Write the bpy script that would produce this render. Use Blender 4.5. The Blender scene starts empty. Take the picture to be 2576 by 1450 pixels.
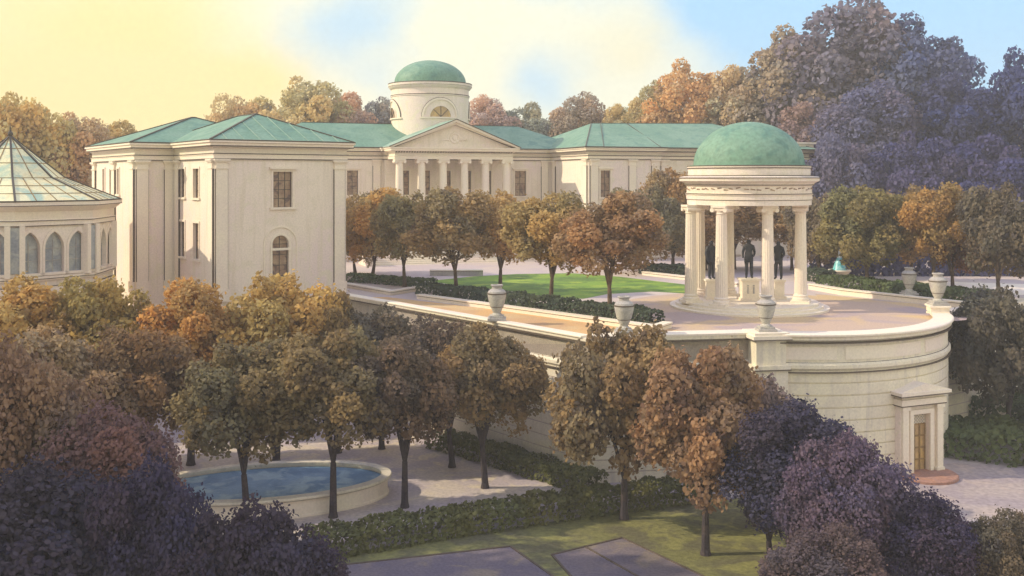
import bpy, bmesh, math, random
from mathutils import Vector, Matrix, noise as mnoise
R = math.radians
PI = math.pi
scene = bpy.context.scene
COL = scene.collection

# ------------------------------------------------------------------ survey helpers
# the place was surveyed from one sketch: eye 8 m above the terrace, looking along +Y
EYE = 8.0
F = 2500.0
LOW = -7.0
HAZE = .0012
def at(u, v, z=0.0):
    y = F * (EYE - z) / (v - 450.0)
    return Vector(((u - 1288.0) / F * y, y, z))
def hz(v, y):
    return EYE - (v - 450.0) / F * y

# ------------------------------------------------------------------ materials
def nn(nt, t, **kw):
    n = nt.nodes.new(t)
    for k, v in kw.items():
        setattr(n, k, v)
    return n
def sep_val(n, name, v):
    n.inputs[name].default_value = v
def make_mat(name, c1, c2=None, scale=0.6, rough=0.8, grain=0.16, grain_scale=9.0, bump=0.25, bump_scale=14.0,
             lo=0.38, hi=0.62, c3=None, scale3=2.2, spec=0.25, runs=None, bd=0.05):
    m = bpy.data.materials.new(name); m.use_nodes = True
    nt = m.node_tree; nt.nodes.clear()
    out = nn(nt, 'ShaderNodeOutputMaterial'); b = nn(nt, 'ShaderNodeBsdfPrincipled')
    nt.links.new(b.outputs[0], out.inputs[0])
    b.inputs['Roughness'].default_value = rough
    b.inputs['Specular IOR Level'].default_value = spec
    tc = nn(nt, 'ShaderNodeTexCoord')
    co = tc.outputs['Object']
    cur = None
    rgb = nn(nt, 'ShaderNodeRGB'); rgb.outputs[0].default_value = (*c1, 1); cur = rgb.outputs[0]
    def layer(cur, col, sc, lo, hi, det=4.0, w=0.0):
        no = nn(nt, 'ShaderNodeTexNoise'); no.inputs['Scale'].default_value = sc; no.inputs['Detail'].default_value = det
        no.inputs['Distortion'].default_value = 0.6
        nt.links.new(co, no.inputs['Vector'])
        mr = nn(nt, 'ShaderNodeMapRange'); mr.interpolation_type = 'SMOOTHSTEP'
        mr.inputs[1].default_value = lo; mr.inputs[2].default_value = hi
        nt.links.new(no.outputs[0], mr.inputs[0])
        mx = nn(nt, 'ShaderNodeMix'); mx.data_type = 'RGBA'
        nt.links.new(mr.outputs[0], mx.inputs[0]); nt.links.new(cur, mx.inputs[6]); mx.inputs[7].default_value = (*col, 1)
        return mx.outputs[2]
    if c2: cur = layer(cur, c2, scale, lo, hi)
    if c3: cur = layer(cur, c3, scale3, 0.5, 0.66)
    if runs:
        mp = nn(nt, 'ShaderNodeMapping'); mp.inputs['Scale'].default_value = (2.6, 2.6, .22); nt.links.new(co, mp.inputs[0])
        keep = co; co = mp.outputs[0]; cur = layer(cur, runs, 1.0, .50, .72); co = keep
    if grain:
        no = nn(nt, 'ShaderNodeTexNoise'); no.inputs['Scale'].default_value = grain_scale; no.inputs['Detail'].default_value = 6
        nt.links.new(co, no.inputs['Vector'])
        mr = nn(nt, 'ShaderNodeMapRange'); mr.inputs[1].default_value = 0.25; mr.inputs[2].default_value = 0.75
        mr.inputs[3].default_value = 1 - grain; mr.inputs[4].default_value = 1 + grain
        nt.links.new(no.outputs[0], mr.inputs[0])
        mx = nn(nt, 'ShaderNodeMix'); mx.data_type = 'RGBA'; mx.blend_type = 'MULTIPLY'; mx.inputs[0].default_value = 1
        nt.links.new(cur, mx.inputs[6]); nt.links.new(mr.outputs[0], mx.inputs[7])
        cur = mx.outputs[2]
    nt.links.new(cur, b.inputs['Base Color'])
    if bump:
        no = nn(nt, 'ShaderNodeTexNoise'); no.inputs['Scale'].default_value = bump_scale; no.inputs['Detail'].default_value = 5
        nt.links.new(co, no.inputs['Vector'])
        bp = nn(nt, 'ShaderNodeBump'); bp.inputs['Strength'].default_value = bump; bp.inputs['Distance'].default_value = bd
        nt.links.new(no.outputs[0], bp.inputs['Height']); nt.links.new(bp.outputs[0], b.inputs['Normal'])
    return m

M = {}
M['stone'] = make_mat('cream_stone', (0.84, 0.74, 0.61), (0.81, 0.68, 0.62), 0.22, c3=(0.79, 0.70, 0.56), scale3=1.1, grain=0.10, lo=.35, hi=.7, runs=(.76,.66,.53))
M['stone_pale'] = make_mat('pale_stone', (0.85, 0.76, 0.60), (0.82, 0.70, 0.60), 0.35, grain=0.08, lo=.35, hi=.7)
M['wall_stone'] = make_mat('terrace_stone', (0.81, 0.73, 0.55), (0.75, 0.67, 0.60), 0.2, c3=(0.75, 0.67, 0.53), scale3=0.7, grain=0.10, lo=.35, hi=.72, runs=(.66,.59,.49))
M['grey_stone'] = make_mat('grey_stone', (0.50, 0.47, 0.41), (0.40, 0.37, 0.36), 1.2, grain=0.22, grain_scale=14)
M['dark_line'] = make_mat('dark_ink_shade', (0.13, 0.10, 0.075), grain=0.25, bump=0)  # dark brown for edging, dentils and painted ink and shade lines
M['copper'] = make_mat('green_copper', (0.155, 0.285, 0.205), (0.20, 0.33, 0.245), 0.35, c3=(0.125, 0.25, 0.195), scale3=0.9, rough=0.6, grain=0.2, grain_scale=5)
M['copper_pale'] = make_mat('pale_copper', (0.29, 0.41, 0.32), (0.22, 0.35, 0.27), 0.4, c3=(0.34, 0.44, 0.35), scale3=0.8, rough=0.6, grain=0.16, grain_scale=5)
M['bronze_edge'] = make_mat('dark_bronze_trim', (0.09, 0.075, 0.06), grain=0.2, bump=0, rough=0.5)
M['pane_brown'] = make_mat('amber_window', (0.30, 0.19, 0.125), (0.42, 0.30, 0.19), 1.3, c3=(0.17, 0.11, 0.09), scale3=2.4, rough=0.35, bump=0, spec=0.4)
M['pane_grey'] = make_mat('grey_glass', (0.38, 0.40, 0.40), (0.28, 0.30, 0.33), 0.8, c3=(0.45, 0.46, 0.42), scale3=1.5, rough=0.3, bump=0, spec=0.4)
M['pane_gold'] = make_mat('golden_glass', (0.62, 0.42, 0.17), (0.48, 0.32, 0.16), 1.5, rough=0.3, bump=0, spec=0.4)
M['glaze_cream'] = make_mat('cream_roof_glass', (0.80, 0.75, 0.46), (0.42, 0.55, 0.42), 0.6, c3=(0.78, 0.68, 0.38), scale3=1.0, lo=.48, hi=.60, rough=0.4, bump=0.05)
M['ochre'] = make_mat('ochre_gravel', (0.70, 0.43, 0.19), (0.60, 0.38, 0.21), 0.4, grain=0.14, c3=(0.66, 0.47, 0.25), scale3=0.3)
M['paving'] = make_mat('pink_brick_paving', (0.54, 0.40, 0.31), (0.45, 0.345, 0.33), 0.16, c3=(0.62, 0.45, 0.25), scale3=0.22, grain=0.16, lo=.45, hi=.55)
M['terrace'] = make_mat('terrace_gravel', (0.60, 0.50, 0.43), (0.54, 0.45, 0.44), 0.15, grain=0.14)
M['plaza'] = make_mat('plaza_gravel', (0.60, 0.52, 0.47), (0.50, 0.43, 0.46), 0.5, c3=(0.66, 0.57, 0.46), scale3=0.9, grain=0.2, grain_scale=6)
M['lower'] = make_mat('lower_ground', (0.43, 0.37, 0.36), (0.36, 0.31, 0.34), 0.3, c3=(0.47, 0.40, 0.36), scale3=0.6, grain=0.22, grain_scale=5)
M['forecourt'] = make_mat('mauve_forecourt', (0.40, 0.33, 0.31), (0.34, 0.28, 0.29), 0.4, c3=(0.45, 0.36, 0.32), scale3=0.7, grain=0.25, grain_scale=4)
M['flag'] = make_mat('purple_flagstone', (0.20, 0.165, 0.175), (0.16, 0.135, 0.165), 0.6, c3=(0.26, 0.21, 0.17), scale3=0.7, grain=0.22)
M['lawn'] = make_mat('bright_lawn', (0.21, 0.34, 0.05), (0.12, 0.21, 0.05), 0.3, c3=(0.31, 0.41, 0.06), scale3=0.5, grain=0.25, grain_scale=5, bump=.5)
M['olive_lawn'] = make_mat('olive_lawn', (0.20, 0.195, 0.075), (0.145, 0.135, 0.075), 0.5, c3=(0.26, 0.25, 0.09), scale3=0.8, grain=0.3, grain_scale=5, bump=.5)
M['brick_step'] = make_mat('brick_step', (0.42, 0.22, 0.15), (0.34, 0.19, 0.15), 1.5, grain=0.25)
M['bark'] = make_mat('bark', (0.10, 0.07, 0.055), (0.16, 0.11, 0.075), 2.0, grain=0.3, bump=.5)
M['bark_dark'] = make_mat('dark_bark', (0.05, 0.04, 0.05), (0.08, 0.06, 0.06), 2.0, grain=0.3, bump=.5)
M['statue'] = make_mat('blue_black_bronze', (0.012, 0.016, 0.03), (0.03, 0.03, 0.035), 3, rough=0.5, grain=0.3, bump=.1, spec=.4)
M['water'] = make_mat('pool_water', (0.24, 0.38, 0.50), (0.15, 0.27, 0.40), 0.5, c3=(0.36, 0.50, 0.55), scale3=0.9, rough=0.5, grain=0.15, bump=.35, bump_scale=3, bd=.03)
M['teal'] = make_mat('turquoise_water', (0.12, 0.50, 0.55), (0.35, 0.68, 0.70), 2, rough=0.2, bump=.2)
M['white'] = make_mat('white_spray', (0.85, 0.9, 0.9), grain=.1, bump=.1)
M['wood'] = make_mat('ochre_door_wood', (0.34, 0.22, 0.09), (0.25, 0.17, 0.08), 2, grain=.2)

def foliage_mat():
    m = bpy.data.materials.new('foliage'); m.use_nodes = True
    nt = m.node_tree; nt.nodes.clear()
    out = nn(nt, 'ShaderNodeOutputMaterial')
    oi = nn(nt, 'ShaderNodeObjectInfo')
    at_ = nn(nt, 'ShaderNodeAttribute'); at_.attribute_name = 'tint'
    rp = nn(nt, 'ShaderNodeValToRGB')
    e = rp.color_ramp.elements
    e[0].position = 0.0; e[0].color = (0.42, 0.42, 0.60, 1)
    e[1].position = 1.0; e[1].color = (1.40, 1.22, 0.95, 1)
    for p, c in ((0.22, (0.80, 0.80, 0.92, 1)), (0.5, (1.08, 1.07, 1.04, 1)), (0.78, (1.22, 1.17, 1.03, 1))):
        x = e.new(p); x.color = c
    nt.links.new(at_.outputs['Fac'], rp.inputs[0])
    ah = nn(nt, 'ShaderNodeAttribute'); ah.attribute_name = 'hue'
    r2 = nn(nt, 'ShaderNodeValToRGB'); e2 = r2.color_ramp.elements
    e2[0].position = .1; e2[0].color = (.90,.97,1.04,1); e2[1].position = .9; e2[1].color = (1.14,1.01,.88,1)
    nt.links.new(ah.outputs['Fac'], r2.inputs[0])
    m2 = nn(nt, 'ShaderNodeMix'); m2.data_type = 'RGBA'; m2.blend_type = 'MULTIPLY'; m2.inputs[0].default_value = 1
    nt.links.new(rp.outputs[0], m2.inputs[6]); nt.links.new(r2.outputs[0], m2.inputs[7])
    mx = nn(nt, 'ShaderNodeMix'); mx.data_type = 'RGBA'; mx.blend_type = 'MULTIPLY'; mx.inputs[0].default_value = 1
    nt.links.new(oi.outputs['Color'], mx.inputs[6]); nt.links.new(m2.outputs[2], mx.inputs[7])
    d = nn(nt, 'ShaderNodeBsdfDiffuse'); t = nn(nt, 'ShaderNodeBsdfTranslucent'); ms = nn(nt, 'ShaderNodeMixShader')
    ms.inputs[0].default_value = 0.38
    nt.links.new(mx.outputs[2], d.inputs[0]); nt.links.new(mx.outputs[2], t.inputs[0])
    nt.links.new(d.outputs[0], ms.inputs[1]); nt.links.new(t.outputs[0], ms.inputs[2]); nt.links.new(ms.outputs[0], out.inputs[0])
    return m
M['leaf'] = foliage_mat()

# ------------------------------------------------------------------ mesh builder
class MB:
    def __init__(s): s.v = []; s.f = []
    def add(s, vs, fs):
        n = len(s.v); s.v.extend([tuple(x) for x in vs]); s.f.extend([tuple(i + n for i in f) for f in fs]); return s
    def box(s, x0, x1, y0, y1, z0, z1):
        return s.add([(x0,y0,z0),(x1,y0,z0),(x1,y1,z0),(x0,y1,z0),(x0,y0,z1),(x1,y0,z1),(x1,y1,z1),(x0,y1,z1)],
                     [(0,3,2,1),(4,5,6,7),(0,1,5,4),(1,2,6,5),(2,3,7,6),(3,0,4,7)])
    def prism(s, poly, z0, z1):
        n = len(poly)
        vs = [(p[0],p[1],z0) for p in poly] + [(p[0],p[1],z1) for p in poly]
        return s.add(vs, [tuple(range(n-1,-1,-1)), tuple(range(n,2*n))] + [(i,(i+1)%n,n+(i+1)%n,n+i) for i in range(n)])
    def lathe(s, prof, seg=32, c=(0,0), a0=0.0, a1=2*PI, cap=True):
        full = abs(a1-a0-2*PI) < 1e-6
        n = seg if full else seg+1
        vs = []
        for i in range(n):
            a = a0 + (a1-a0)*i/seg
            for r, z in prof: vs.append((c[0]+r*math.cos(a), c[1]+r*math.sin(a), z))
        k = len(prof); fs = []
        for i in range(seg):
            j = (i+1) % n
            for q in range(k-1): fs.append((i*k+q, j*k+q, j*k+q+1, i*k+q+1))
        s.add(vs, fs)
        return s
    def tube(s, p0, p1, r0, r1=None, seg=8):
        p0 = Vector(p0); p1 = Vector(p1); r1 = r0 if r1 is None else r1
        d = (p1-p0); L = d.length
        if L < 1e-6: return s
        d /= L; a = d.orthogonal().normalized(); b = d.cross(a)
        vs = []
        for p, r in ((p0,r0),(p1,r1)):
            for i in range(seg):
                t = 2*PI*i/seg; vs.append(p + a*(r*math.cos(t)) + b*(r*math.sin(t)))
        return s.add(vs, [(i,(i+1)%seg,seg+(i+1)%seg,seg+i) for i in range(seg)] + [tuple(range(seg-1,-1,-1)), tuple(range(seg,2*seg))])
    def bar(s, p0, p1, w, h):           # rectangular bar between two points, section w (horizontal) x h
        p0 = Vector(p0); p1 = Vector(p1); d = (p1-p0).normalized()
        up = Vector((0,0,1)) if abs(d.z) < .95 else Vector((0,1,0))
        a = d.cross(up).normalized(); b = a.cross(d)
        vs = []
        for p in (p0,p1):
            for i,j in ((-1,-1),(1,-1),(1,1),(-1,1)): vs.append(p + a*(i*w/2) + b*(j*h/2))
        return s.add(vs, [(3,2,1,0),(4,5,6,7),(0,1,5,4),(1,2,6,5),(2,3,7,6),(3,0,4,7)])
    def sweep(s, path, prof, closed=False):
        # path of 2D points; profile (offset to the right of travel, z)
        n = len(path); P = [Vector(p) for p in path]; vs = []
        for i in range(n):
            if closed: d0 = P[i]-P[i-1]; d1 = P[(i+1)%n]-P[i]
            else:
                d0 = P[i]-P[i-1] if i else P[1]-P[0]
                d1 = P[i+1]-P[i] if i < n-1 else P[-1]-P[-2]
            n0 = Vector((d0.y,-d0.x)).normalized(); n1 = Vector((d1.y,-d1.x)).normalized()
            m = (n0+n1); m = m/ max(0.3, m.length_squared/2.0)
            for o, z in prof: vs.append((P[i].x+m.x*o, P[i].y+m.y*o, z))
        k = len(prof); fs = []
        for i in range(n if closed else n-1):
            j = (i+1)%n
            for q in range(k): fs.append((i*k+q, j*k+q, j*k+(q+1)%k, i*k+(q+1)%k))
        if not closed:
            fs.append(tuple(range(k))); fs.append(tuple(range((n-1)*k+k-1,(n-1)*k-1,-1)))
        return s.add(vs, fs)
    def build(s, name, mat, parent=None, smooth=False, loc=None):
        me = bpy.data.meshes.new(name); me.from_pydata(s.v, [], s.f); me.update()
        bm = bmesh.new(); bm.from_mesh(me); bmesh.ops.recalc_face_normals(bm, faces=bm.faces); bm.to_mesh(me); bm.free()
        me.materials.append(M[mat] if isinstance(mat, str) else mat)
        if smooth:
            for p in me.polygons: p.use_smooth = True
            try: me.set_sharp_from_angle(angle=R(35))
            except Exception: pass
        o = bpy.data.objects.new(name, me); COL.objects.link(o)
        if parent: o.parent = parent
        if loc is not None: o.location = loc
        return o
def thing(name, label, cat, loc=(0,0,0), rz=0.0, group=None):
    o = bpy.data.objects.new(name, None); COL.objects.link(o); o.empty_display_size = .3
    o.location = loc; o.rotation_euler = (0,0,rz)
    o['label'] = label; o['category'] = cat
    if group: o['group'] = group
    return o
def tag(o, label, cat, group=None):
    o['label'] = label; o['category'] = cat
    if group: o['group'] = group
    return o
def structure(o, label=None):
    o['kind'] = 'structure'
    if label: o['label'] = label
    return o
def sheet(name, pts, z, mat, label=None):
    return structure(MB().add([(p[0],p[1],z) for p in pts], [tuple(range(len(pts)))]).build(name, mat), label)

# walls with real openings -------------------------------------------------------------
def arc_pts(cx, z, r, n=10, a0=PI, a1=0.0):
    return [(cx + r*math.cos(a0+(a1-a0)*i/n), z + r*math.sin(a0+(a1-a0)*i/n)) for i in range(n+1)]
def apts(cx, z, r, kind, n=10):
    if kind != 'lancet': return arc_pts(cx, z, r, n)
    h = max(4, n//2); L_ = [(cx + r*1.0 - 2*r*math.cos(R(60)*i/h), z + 2*r*math.sin(R(60)*i/h)) for i in range(h+1)]
    return L_ + [(2*cx-x, zz) for x, zz in L_[-2::-1]]
def wall(mb, p0, p1, z0, z1, ops=(), depth=0.22):
    """face from p0 to p1 (outside on the right of travel); ops = (s0,s1,zb,zt,arched): for arched zt is the springing"""
    p0 = Vector(p0); p1 = Vector(p1); d = (p1-p0); L = d.length; d /= L; nrm = Vector((d.y,-d.x))
    def q(s, z, o=0.0):
        p = p0 + d*s + nrm*o; return (p.x, p.y, z)
    rects = []
    for o in ops:
        s0, s1, zb, zt = o[:4]; arched = len(o) > 4 and o[4]
        rects.append((s0, s1, zb, zt + ((s1-s0)*(.866 if arched == 'lancet' else .5) + 0.02 if arched else 0)))
        if arched:
            r = (s1-s0)/2; cx = (s0+s1)/2; top = zt + r*(1.732 if arched == 'lancet' else 1) + 0.02
            A = apts(cx, zt, r, arched)
            h = len(A)//2
            left = [(s0, top)] + [A[i] for i in range(0, h+1)] + [(cx, top)]
            right = [(cx, top)] + [A[i] for i in range(h, len(A))] + [(s1, top)]
            for pl in (left, right): mb.add([q(*x) for x in pl], [tuple(range(len(pl)))])
            B = [(s0, zb)] + A + [(s1, zb)]
        else:
            B = [(s0,zb),(s0,zt),(s1,zt),(s1,zb)]
        n = len(B)
        mb.add([q(*x) for x in B] + [q(x[0],x[1],-depth) for x in B], [(i,(i+1)%n,n+(i+1)%n,n+i) for i in range(n)])
    S = sorted({0.0, L} | {x for r_ in rects for x in r_[:2]}); Z = sorted({z0, z1} | {x for r_ in rects for x in r_[2:]})
    for i in range(len(S)-1):
        for j in range(len(Z)-1):
            cs = (S[i]+S[i+1])/2; cz = (Z[j]+Z[j+1])/2
            if any(r_[0] < cs < r_[1] and r_[2] < cz < r_[3] for r_ in rects): continue
            mb.add([q(S[i],Z[j]), q(S[i+1],Z[j]), q(S[i+1],Z[j+1]), q(S[i],Z[j+1])], [(0,1,2,3)])
def window(root, p0, p1, op, depth=0.22, frame='stone_pale', pane='pane_brown', nx=2, nz=4, surround=True, name='window', hood=True, bar_mat='bronze_edge'):
    p0 = Vector(p0); p1 = Vector(p1); d = (p1-p0).normalized(); nrm = Vector((d.y,-d.x))
    s0, s1, zb, zt = op[:4]; arched = len(op) > 4 and op[4]
    def q(s, z, o=0.0):
        p = p0 + d*s + nrm*o; return Vector((p.x, p.y, z))
    mb = MB(); w = s1-s0
    mid = (s0+s1)/2
    def bx(a, b, c, e, o0, o1):
        vs = [q(a,c,o0),q(b,c,o0),q(b,c,o1),q(a,c,o1),q(a,e,o0),q(b,e,o0),q(b,e,o1),q(a,e,o1)]
        mb.add(vs, [(0,3,2,1),(4,5,6,7),(0,1,5,4),(1,2,6,5),(2,3,7,6),(3,0,4,7)])
    if surround:
        t = 0.14
        bx(s0-t, s0-0.004, zb, zt, -0.03, 0.05); bx(s1+0.004, s1+t, zb, zt, -0.03, 0.05)
        bx(s0-t-.1, s1+t+.1, zb-.14, zb-.003, -0.03, 0.12)
        if arched:
            o_ = apts(mid, zt+.003, w/2+t, arched, 14); i_ = apts(mid, zt+.003, w/2+.004, arched, 14); n = len(o_)
            vs = [q(x,z,.05) for x,z in o_] + [q(x,z,.05) for x,z in i_] + [q(x,z,-.03) for x,z in o_] + [q(x,z,-.03) for x,z in i_]
            fs = []
            for i in range(n-1): fs += [(i,i+1,n+i+1,n+i),(i,i+1,2*n+i+1,2*n+i),(n+i,n+i+1,3*n+i+1,3*n+i)]
            mb.add(vs, fs)
        elif hood:
            bx(s0-t, s1+t, zt+.003, zt+.16, -0.03, 0.06); bx(s0-t-.14, s1+t+.14, zt+.163, zt+.30, -0.03, 0.20)
        else:
            bx(s0-t, s1+t, zt+.003, zt+.14, -0.03, 0.06)
    else:
        bx(s0+.002, s0+.06, zb+.002, zt-.002, -depth+.04, -.03); bx(s1-.06, s1-.002, zb+.002, zt-.002, -depth+.04, -.03)
    f = mb.build(name + ('_surround' if surround else '_frame'), frame, root)
    # pane
    pm = MB()
    if arched:
        B = [(s0,zb)] + apts(mid, zt, w/2, arched) + [(s1,zb)]
    else: B = [(s0,zb),(s0,zt),(s1,zt),(s1,zb)]
    pm.add([q(x,z,-depth+.01) for x,z in B], [tuple(range(len(B)))])
    pm.build('pane', pane, f)
    gb = MB()
    b_ = 0.035
    for i in range(1, nx):
        s = s0 + w*i/nx; gb.bar(q(s,zb,-depth+.03), q(s,zt + (w/2*.9 if arched else 0),-depth+.03), b_, b_)
    for j in range(1, nz + (1 if arched else 0)):
        z = zb + (zt-zb)*j/nz; gb.bar(q(s0,z,-depth+.035), q(s1,z,-depth+.035), b_, b_)
    for s in (s0+.02, s1-.02): gb.bar(q(s,zb,-depth+.03), q(s,zt,-depth+.03), b_*1.3, b_)
    gb.build('glazing_bars', bar_mat, f)
    return f
def hip(mb, x0, x1, y0, y1, ze, zr, axis='x', inset=None):
    if axis == 'x':
        h = (y1-y0)/2; ins = h if inset is None else inset; ym = (y0+y1)/2
        r0 = (x0+ins, ym, zr); r1 = (x1-ins, ym, zr)
    else:
        h = (x1-x0)/2; ins = h if inset is None else inset; xm = (x0+x1)/2
        r0 = (xm, y0+ins, zr); r1 = (xm, y1-ins, zr)
    c = [(x0,y0,ze),(x1,y0,ze),(x1,y1,ze),(x0,y1,ze)]
    if (Vector(r0)-Vector(r1)).length < .05:
        mb.add(c+[r0], [(0,1,4),(1,2,4),(2,3,4),(3,0,4)]); return c, [r0, r0]
    if axis == 'x': mb.add(c+[r0,r1], [(0,1,5,4),(1,2,5),(2,3,4,5),(3,0,4)])
    else: mb.add(c+[r0,r1], [(0,1,4),(1,2,5,4),(2,3,5),(3,0,4,5)])
    return c, [r0, r1]
def hip_lines(mb, c, r, axis='x', w=.12):
    pairs = [(c[0],r[0]),(c[3],r[0]),(c[1],r[1]),(c[2],r[1])] if axis == 'x' else [(c[0],r[0]),(c[1],r[0]),(c[2],r[1]),(c[3],r[1])]
    for a, b in pairs: mb.bar(a, b, w, w)
    if r[0] != r[1]: mb.bar(r[0], r[1], w, w)
    n = len(c)
    for i in range(n):
        a, b = c[i], c[(i+1)%n]
        mb.bar((a[0],a[1],a[2]-.03), (b[0],b[1],b[2]-.03), w, w)
# mouldings: entablature profile, offset outward from the wall line
def entab(z0, z1, proj=.5):
    h = z1-z0
    return [(-.25,z0),(.10,z0),(.10,z0+.22*h),(.14,z0+.22*h),(.14,z0+.27*h),(.06,z0+.30*h),(.06,z0+.58*h),(.16,z0+.60*h),(.20,z0+.68*h),
            (proj*.8,z0+.72*h),(proj*.8,z0+.84*h),(proj,z0+.88*h),(proj,z0+.96*h),(proj*.9,z1),(-.25,z1)]

# ------------------------------------------------------------------ ground and terrace
U = Vector((math.cos(R(36)), math.sin(R(36)))); W_ = Vector((-math.sin(R(36)), math.cos(R(36))))
P0 = Vector((-18.55, 62.0))                       # nearest corner of the corner pavilion
BC = Vector((15.2, 59.2)); BR = 9.85              # round bastion
A = Vector((-11.25, 67.0)); B = Vector((3.8, 48.9)); C = Vector((12.2, 50.2))
gz = MB()
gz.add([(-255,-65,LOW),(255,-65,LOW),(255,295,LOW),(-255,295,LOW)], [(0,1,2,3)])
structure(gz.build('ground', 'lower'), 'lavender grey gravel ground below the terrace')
a_start = math.atan2(-10.6, -2.9); a_end = R(-12)
arc = [BC + Vector((math.cos(a_start+(a_end-a_start)*i/36), math.sin(a_start+(a_end-a_start)*i/36)))*BR for i in range(37)]
E1 = Vector((29.2, 60.6)); E2 = Vector((70, 90))
terr = [A, B, C] + [BC + (p-BC)*((BR-.4)/BR) for p in arc] + [E1, E2, Vector((250,200)), Vector((250,290)), Vector((-250,290)), Vector((-250,110)), P0+W_*19-U*3+Vector((0,0)), P0+W_*4+U*4]
structure(MB().prism([(p.x,p.y) for p in terr], LOW-.3, 0.0).build('terrace', 'terrace'), 'raised garden terrace with pale pink gravel')

# ochre path inside the parapet, hedge kerb line, lawn, round paving
dAB = (B-A).normalized(); nAB = Vector((-dAB.y, dAB.x))      # towards the garden
sheet('path', [A+nAB*.42, B+nAB*.5-dAB*.2, at(1660,848).xy+Vector((0,.5)), at(1860,838).xy, at(1760,790).xy, at(1650,826).xy, at(975,748).xy], .005, 'ochre', 'ochre gravel path along the terrace edge')
GZ = Vector((14.75, 62.0))
sheet('round_paving', [(BC.x + 9.3*math.cos(2*PI*i/64), BC.y + 9.3*math.sin(2*PI*i/64)*(1.15 if math.sin(2*PI*i/64) > 0 else 1)) for i in range(64)], .010, 'paving', 'pink and ochre brick paving round the rotunda')
sheet('side_path', [at(2050,740).xy, at(2480,782).xy, at(2500,800).xy, at(2360,812).xy, at(2100,790).xy], 0.013, 'paving', 'brick path behind the bastion')
lawn_px = [(1075,708),(1190,696),(1300,690),(1440,688),(1560,697),(1720,716),(1800,735),(1760,741),(1640,734),(1530,740),(1468,752),(1400,752),(1300,735),(1180,722)]
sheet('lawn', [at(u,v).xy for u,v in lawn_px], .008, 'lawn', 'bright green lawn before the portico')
sheet('pink_path', [at(2250,722).xy, at(2330,708).xy, at(2600,716).xy, at(2600,742).xy, at(2440,745).xy], .006, 'stone_pale', 'pale path behind the far right hedge')

# lower garden
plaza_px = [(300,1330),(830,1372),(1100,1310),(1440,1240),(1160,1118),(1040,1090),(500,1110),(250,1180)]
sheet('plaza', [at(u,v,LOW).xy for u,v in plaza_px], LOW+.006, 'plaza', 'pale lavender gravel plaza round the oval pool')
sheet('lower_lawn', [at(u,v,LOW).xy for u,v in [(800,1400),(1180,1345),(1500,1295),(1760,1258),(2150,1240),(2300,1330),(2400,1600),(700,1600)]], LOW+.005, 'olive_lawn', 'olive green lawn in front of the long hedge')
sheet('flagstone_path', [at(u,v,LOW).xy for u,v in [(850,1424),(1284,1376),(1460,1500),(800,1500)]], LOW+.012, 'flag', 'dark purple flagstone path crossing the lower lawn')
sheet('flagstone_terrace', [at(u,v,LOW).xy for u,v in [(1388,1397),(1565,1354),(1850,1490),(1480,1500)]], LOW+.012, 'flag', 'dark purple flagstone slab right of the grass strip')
pl = MB()
for a, b in (((850,1424),(1284,1376)),((1284,1376),(1460,1500)),((1388,1397),(1565,1354)),((1565,1354),(1850,1490)),((1388,1397),(1480,1500)),((1470,1376),(1690,1500))):
    p = at(*a, LOW); q = at(*b, LOW); pl.bar((p.x,p.y,LOW+.02),(q.x,q.y,LOW+.02),.09,.05)
structure(pl.build('path_edging', 'dark_line'), 'dark edging of the flagstone paths')
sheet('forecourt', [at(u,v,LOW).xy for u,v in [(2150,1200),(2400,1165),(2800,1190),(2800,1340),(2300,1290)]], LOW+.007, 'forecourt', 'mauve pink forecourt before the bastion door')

# ------------------------------------------------------------------ terrace walls
def course_profile(ztop, zbot, face=0.0):
    pr = [(-.34, ztop), (face+.22, ztop), (face+.22, ztop-.16), (face+.12, ztop-.24), (face, ztop-.28),
          (face, ztop-1.28), (face+.10, ztop-1.34), (face+.16, ztop-1.42), (face+.16, ztop-1.58), (face+.06, ztop-1.68), (face+.04, ztop-1.72)]
    z = ztop-1.72; f2 = face+.04
    while z - .62 > zbot:
        z -= .62
        pr += [(f2, z+.06), (f2-.07, z+.055), (f2-.07, z-.005), (f2, z-.01)]
    pr += [(f2, zbot), (-.34, zbot)]
    return pr
w1 = thing('retaining_wall', 'long straight cream retaining wall of the terrace running up to the corner pavilion', 'wall', (0,0,0))
MB().sweep([A, B], course_profile(.16, LOW)).build('wall_face', 'wall_stone', w1)
cp = MB(); cp.sweep([A, B-dAB*.3], [(-.35,.163),(.30,.163),(.30,.22),(.26,.25),(-.35,.25)]); cp.build('coping', 'stone_pale', w1)
MB().sweep([A, B-dAB*.3], [(-.43,0.0),(-.36,0.0),(-.36,.23),(-.43,.23)]).build('edge_line', 'dark_line', w1)
w2 = thing('retaining_wall', 'shaded blue grey stretch of retaining wall between the brown trees and the bastion', 'wall')
MB().sweep([B, C], course_profile(.16, LOW)).build('wall_face', 'wall_stone', w2)
MB().sweep([B+Vector((.1,.1)), C], [(-.7,.163),(.28,.163),(.28,.26),(.22,.29),(-.7,.29)]).build('coping', 'stone_pale', w2)
# pier at the junction
dBC = (C-B).normalized()
pa = math.atan2(dBC.y, dBC.x)
bas = thing('bastion', 'round cream stone bastion with pedimented doorway carrying the rotunda terrace', 'bastion', (BC.x, BC.y, 0))
aw = [p-BC for p in arc]
MB().sweep(aw, course_profile(.16, LOW)).build('wall_face', 'wall_stone', bas)
MB().sweep(aw, [(-.75,.163),(.30,.163),(.33,.20),(.33,.27),(.26,.31),(-.75,.31)]).build('coping', 'stone_pale', bas)
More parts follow.
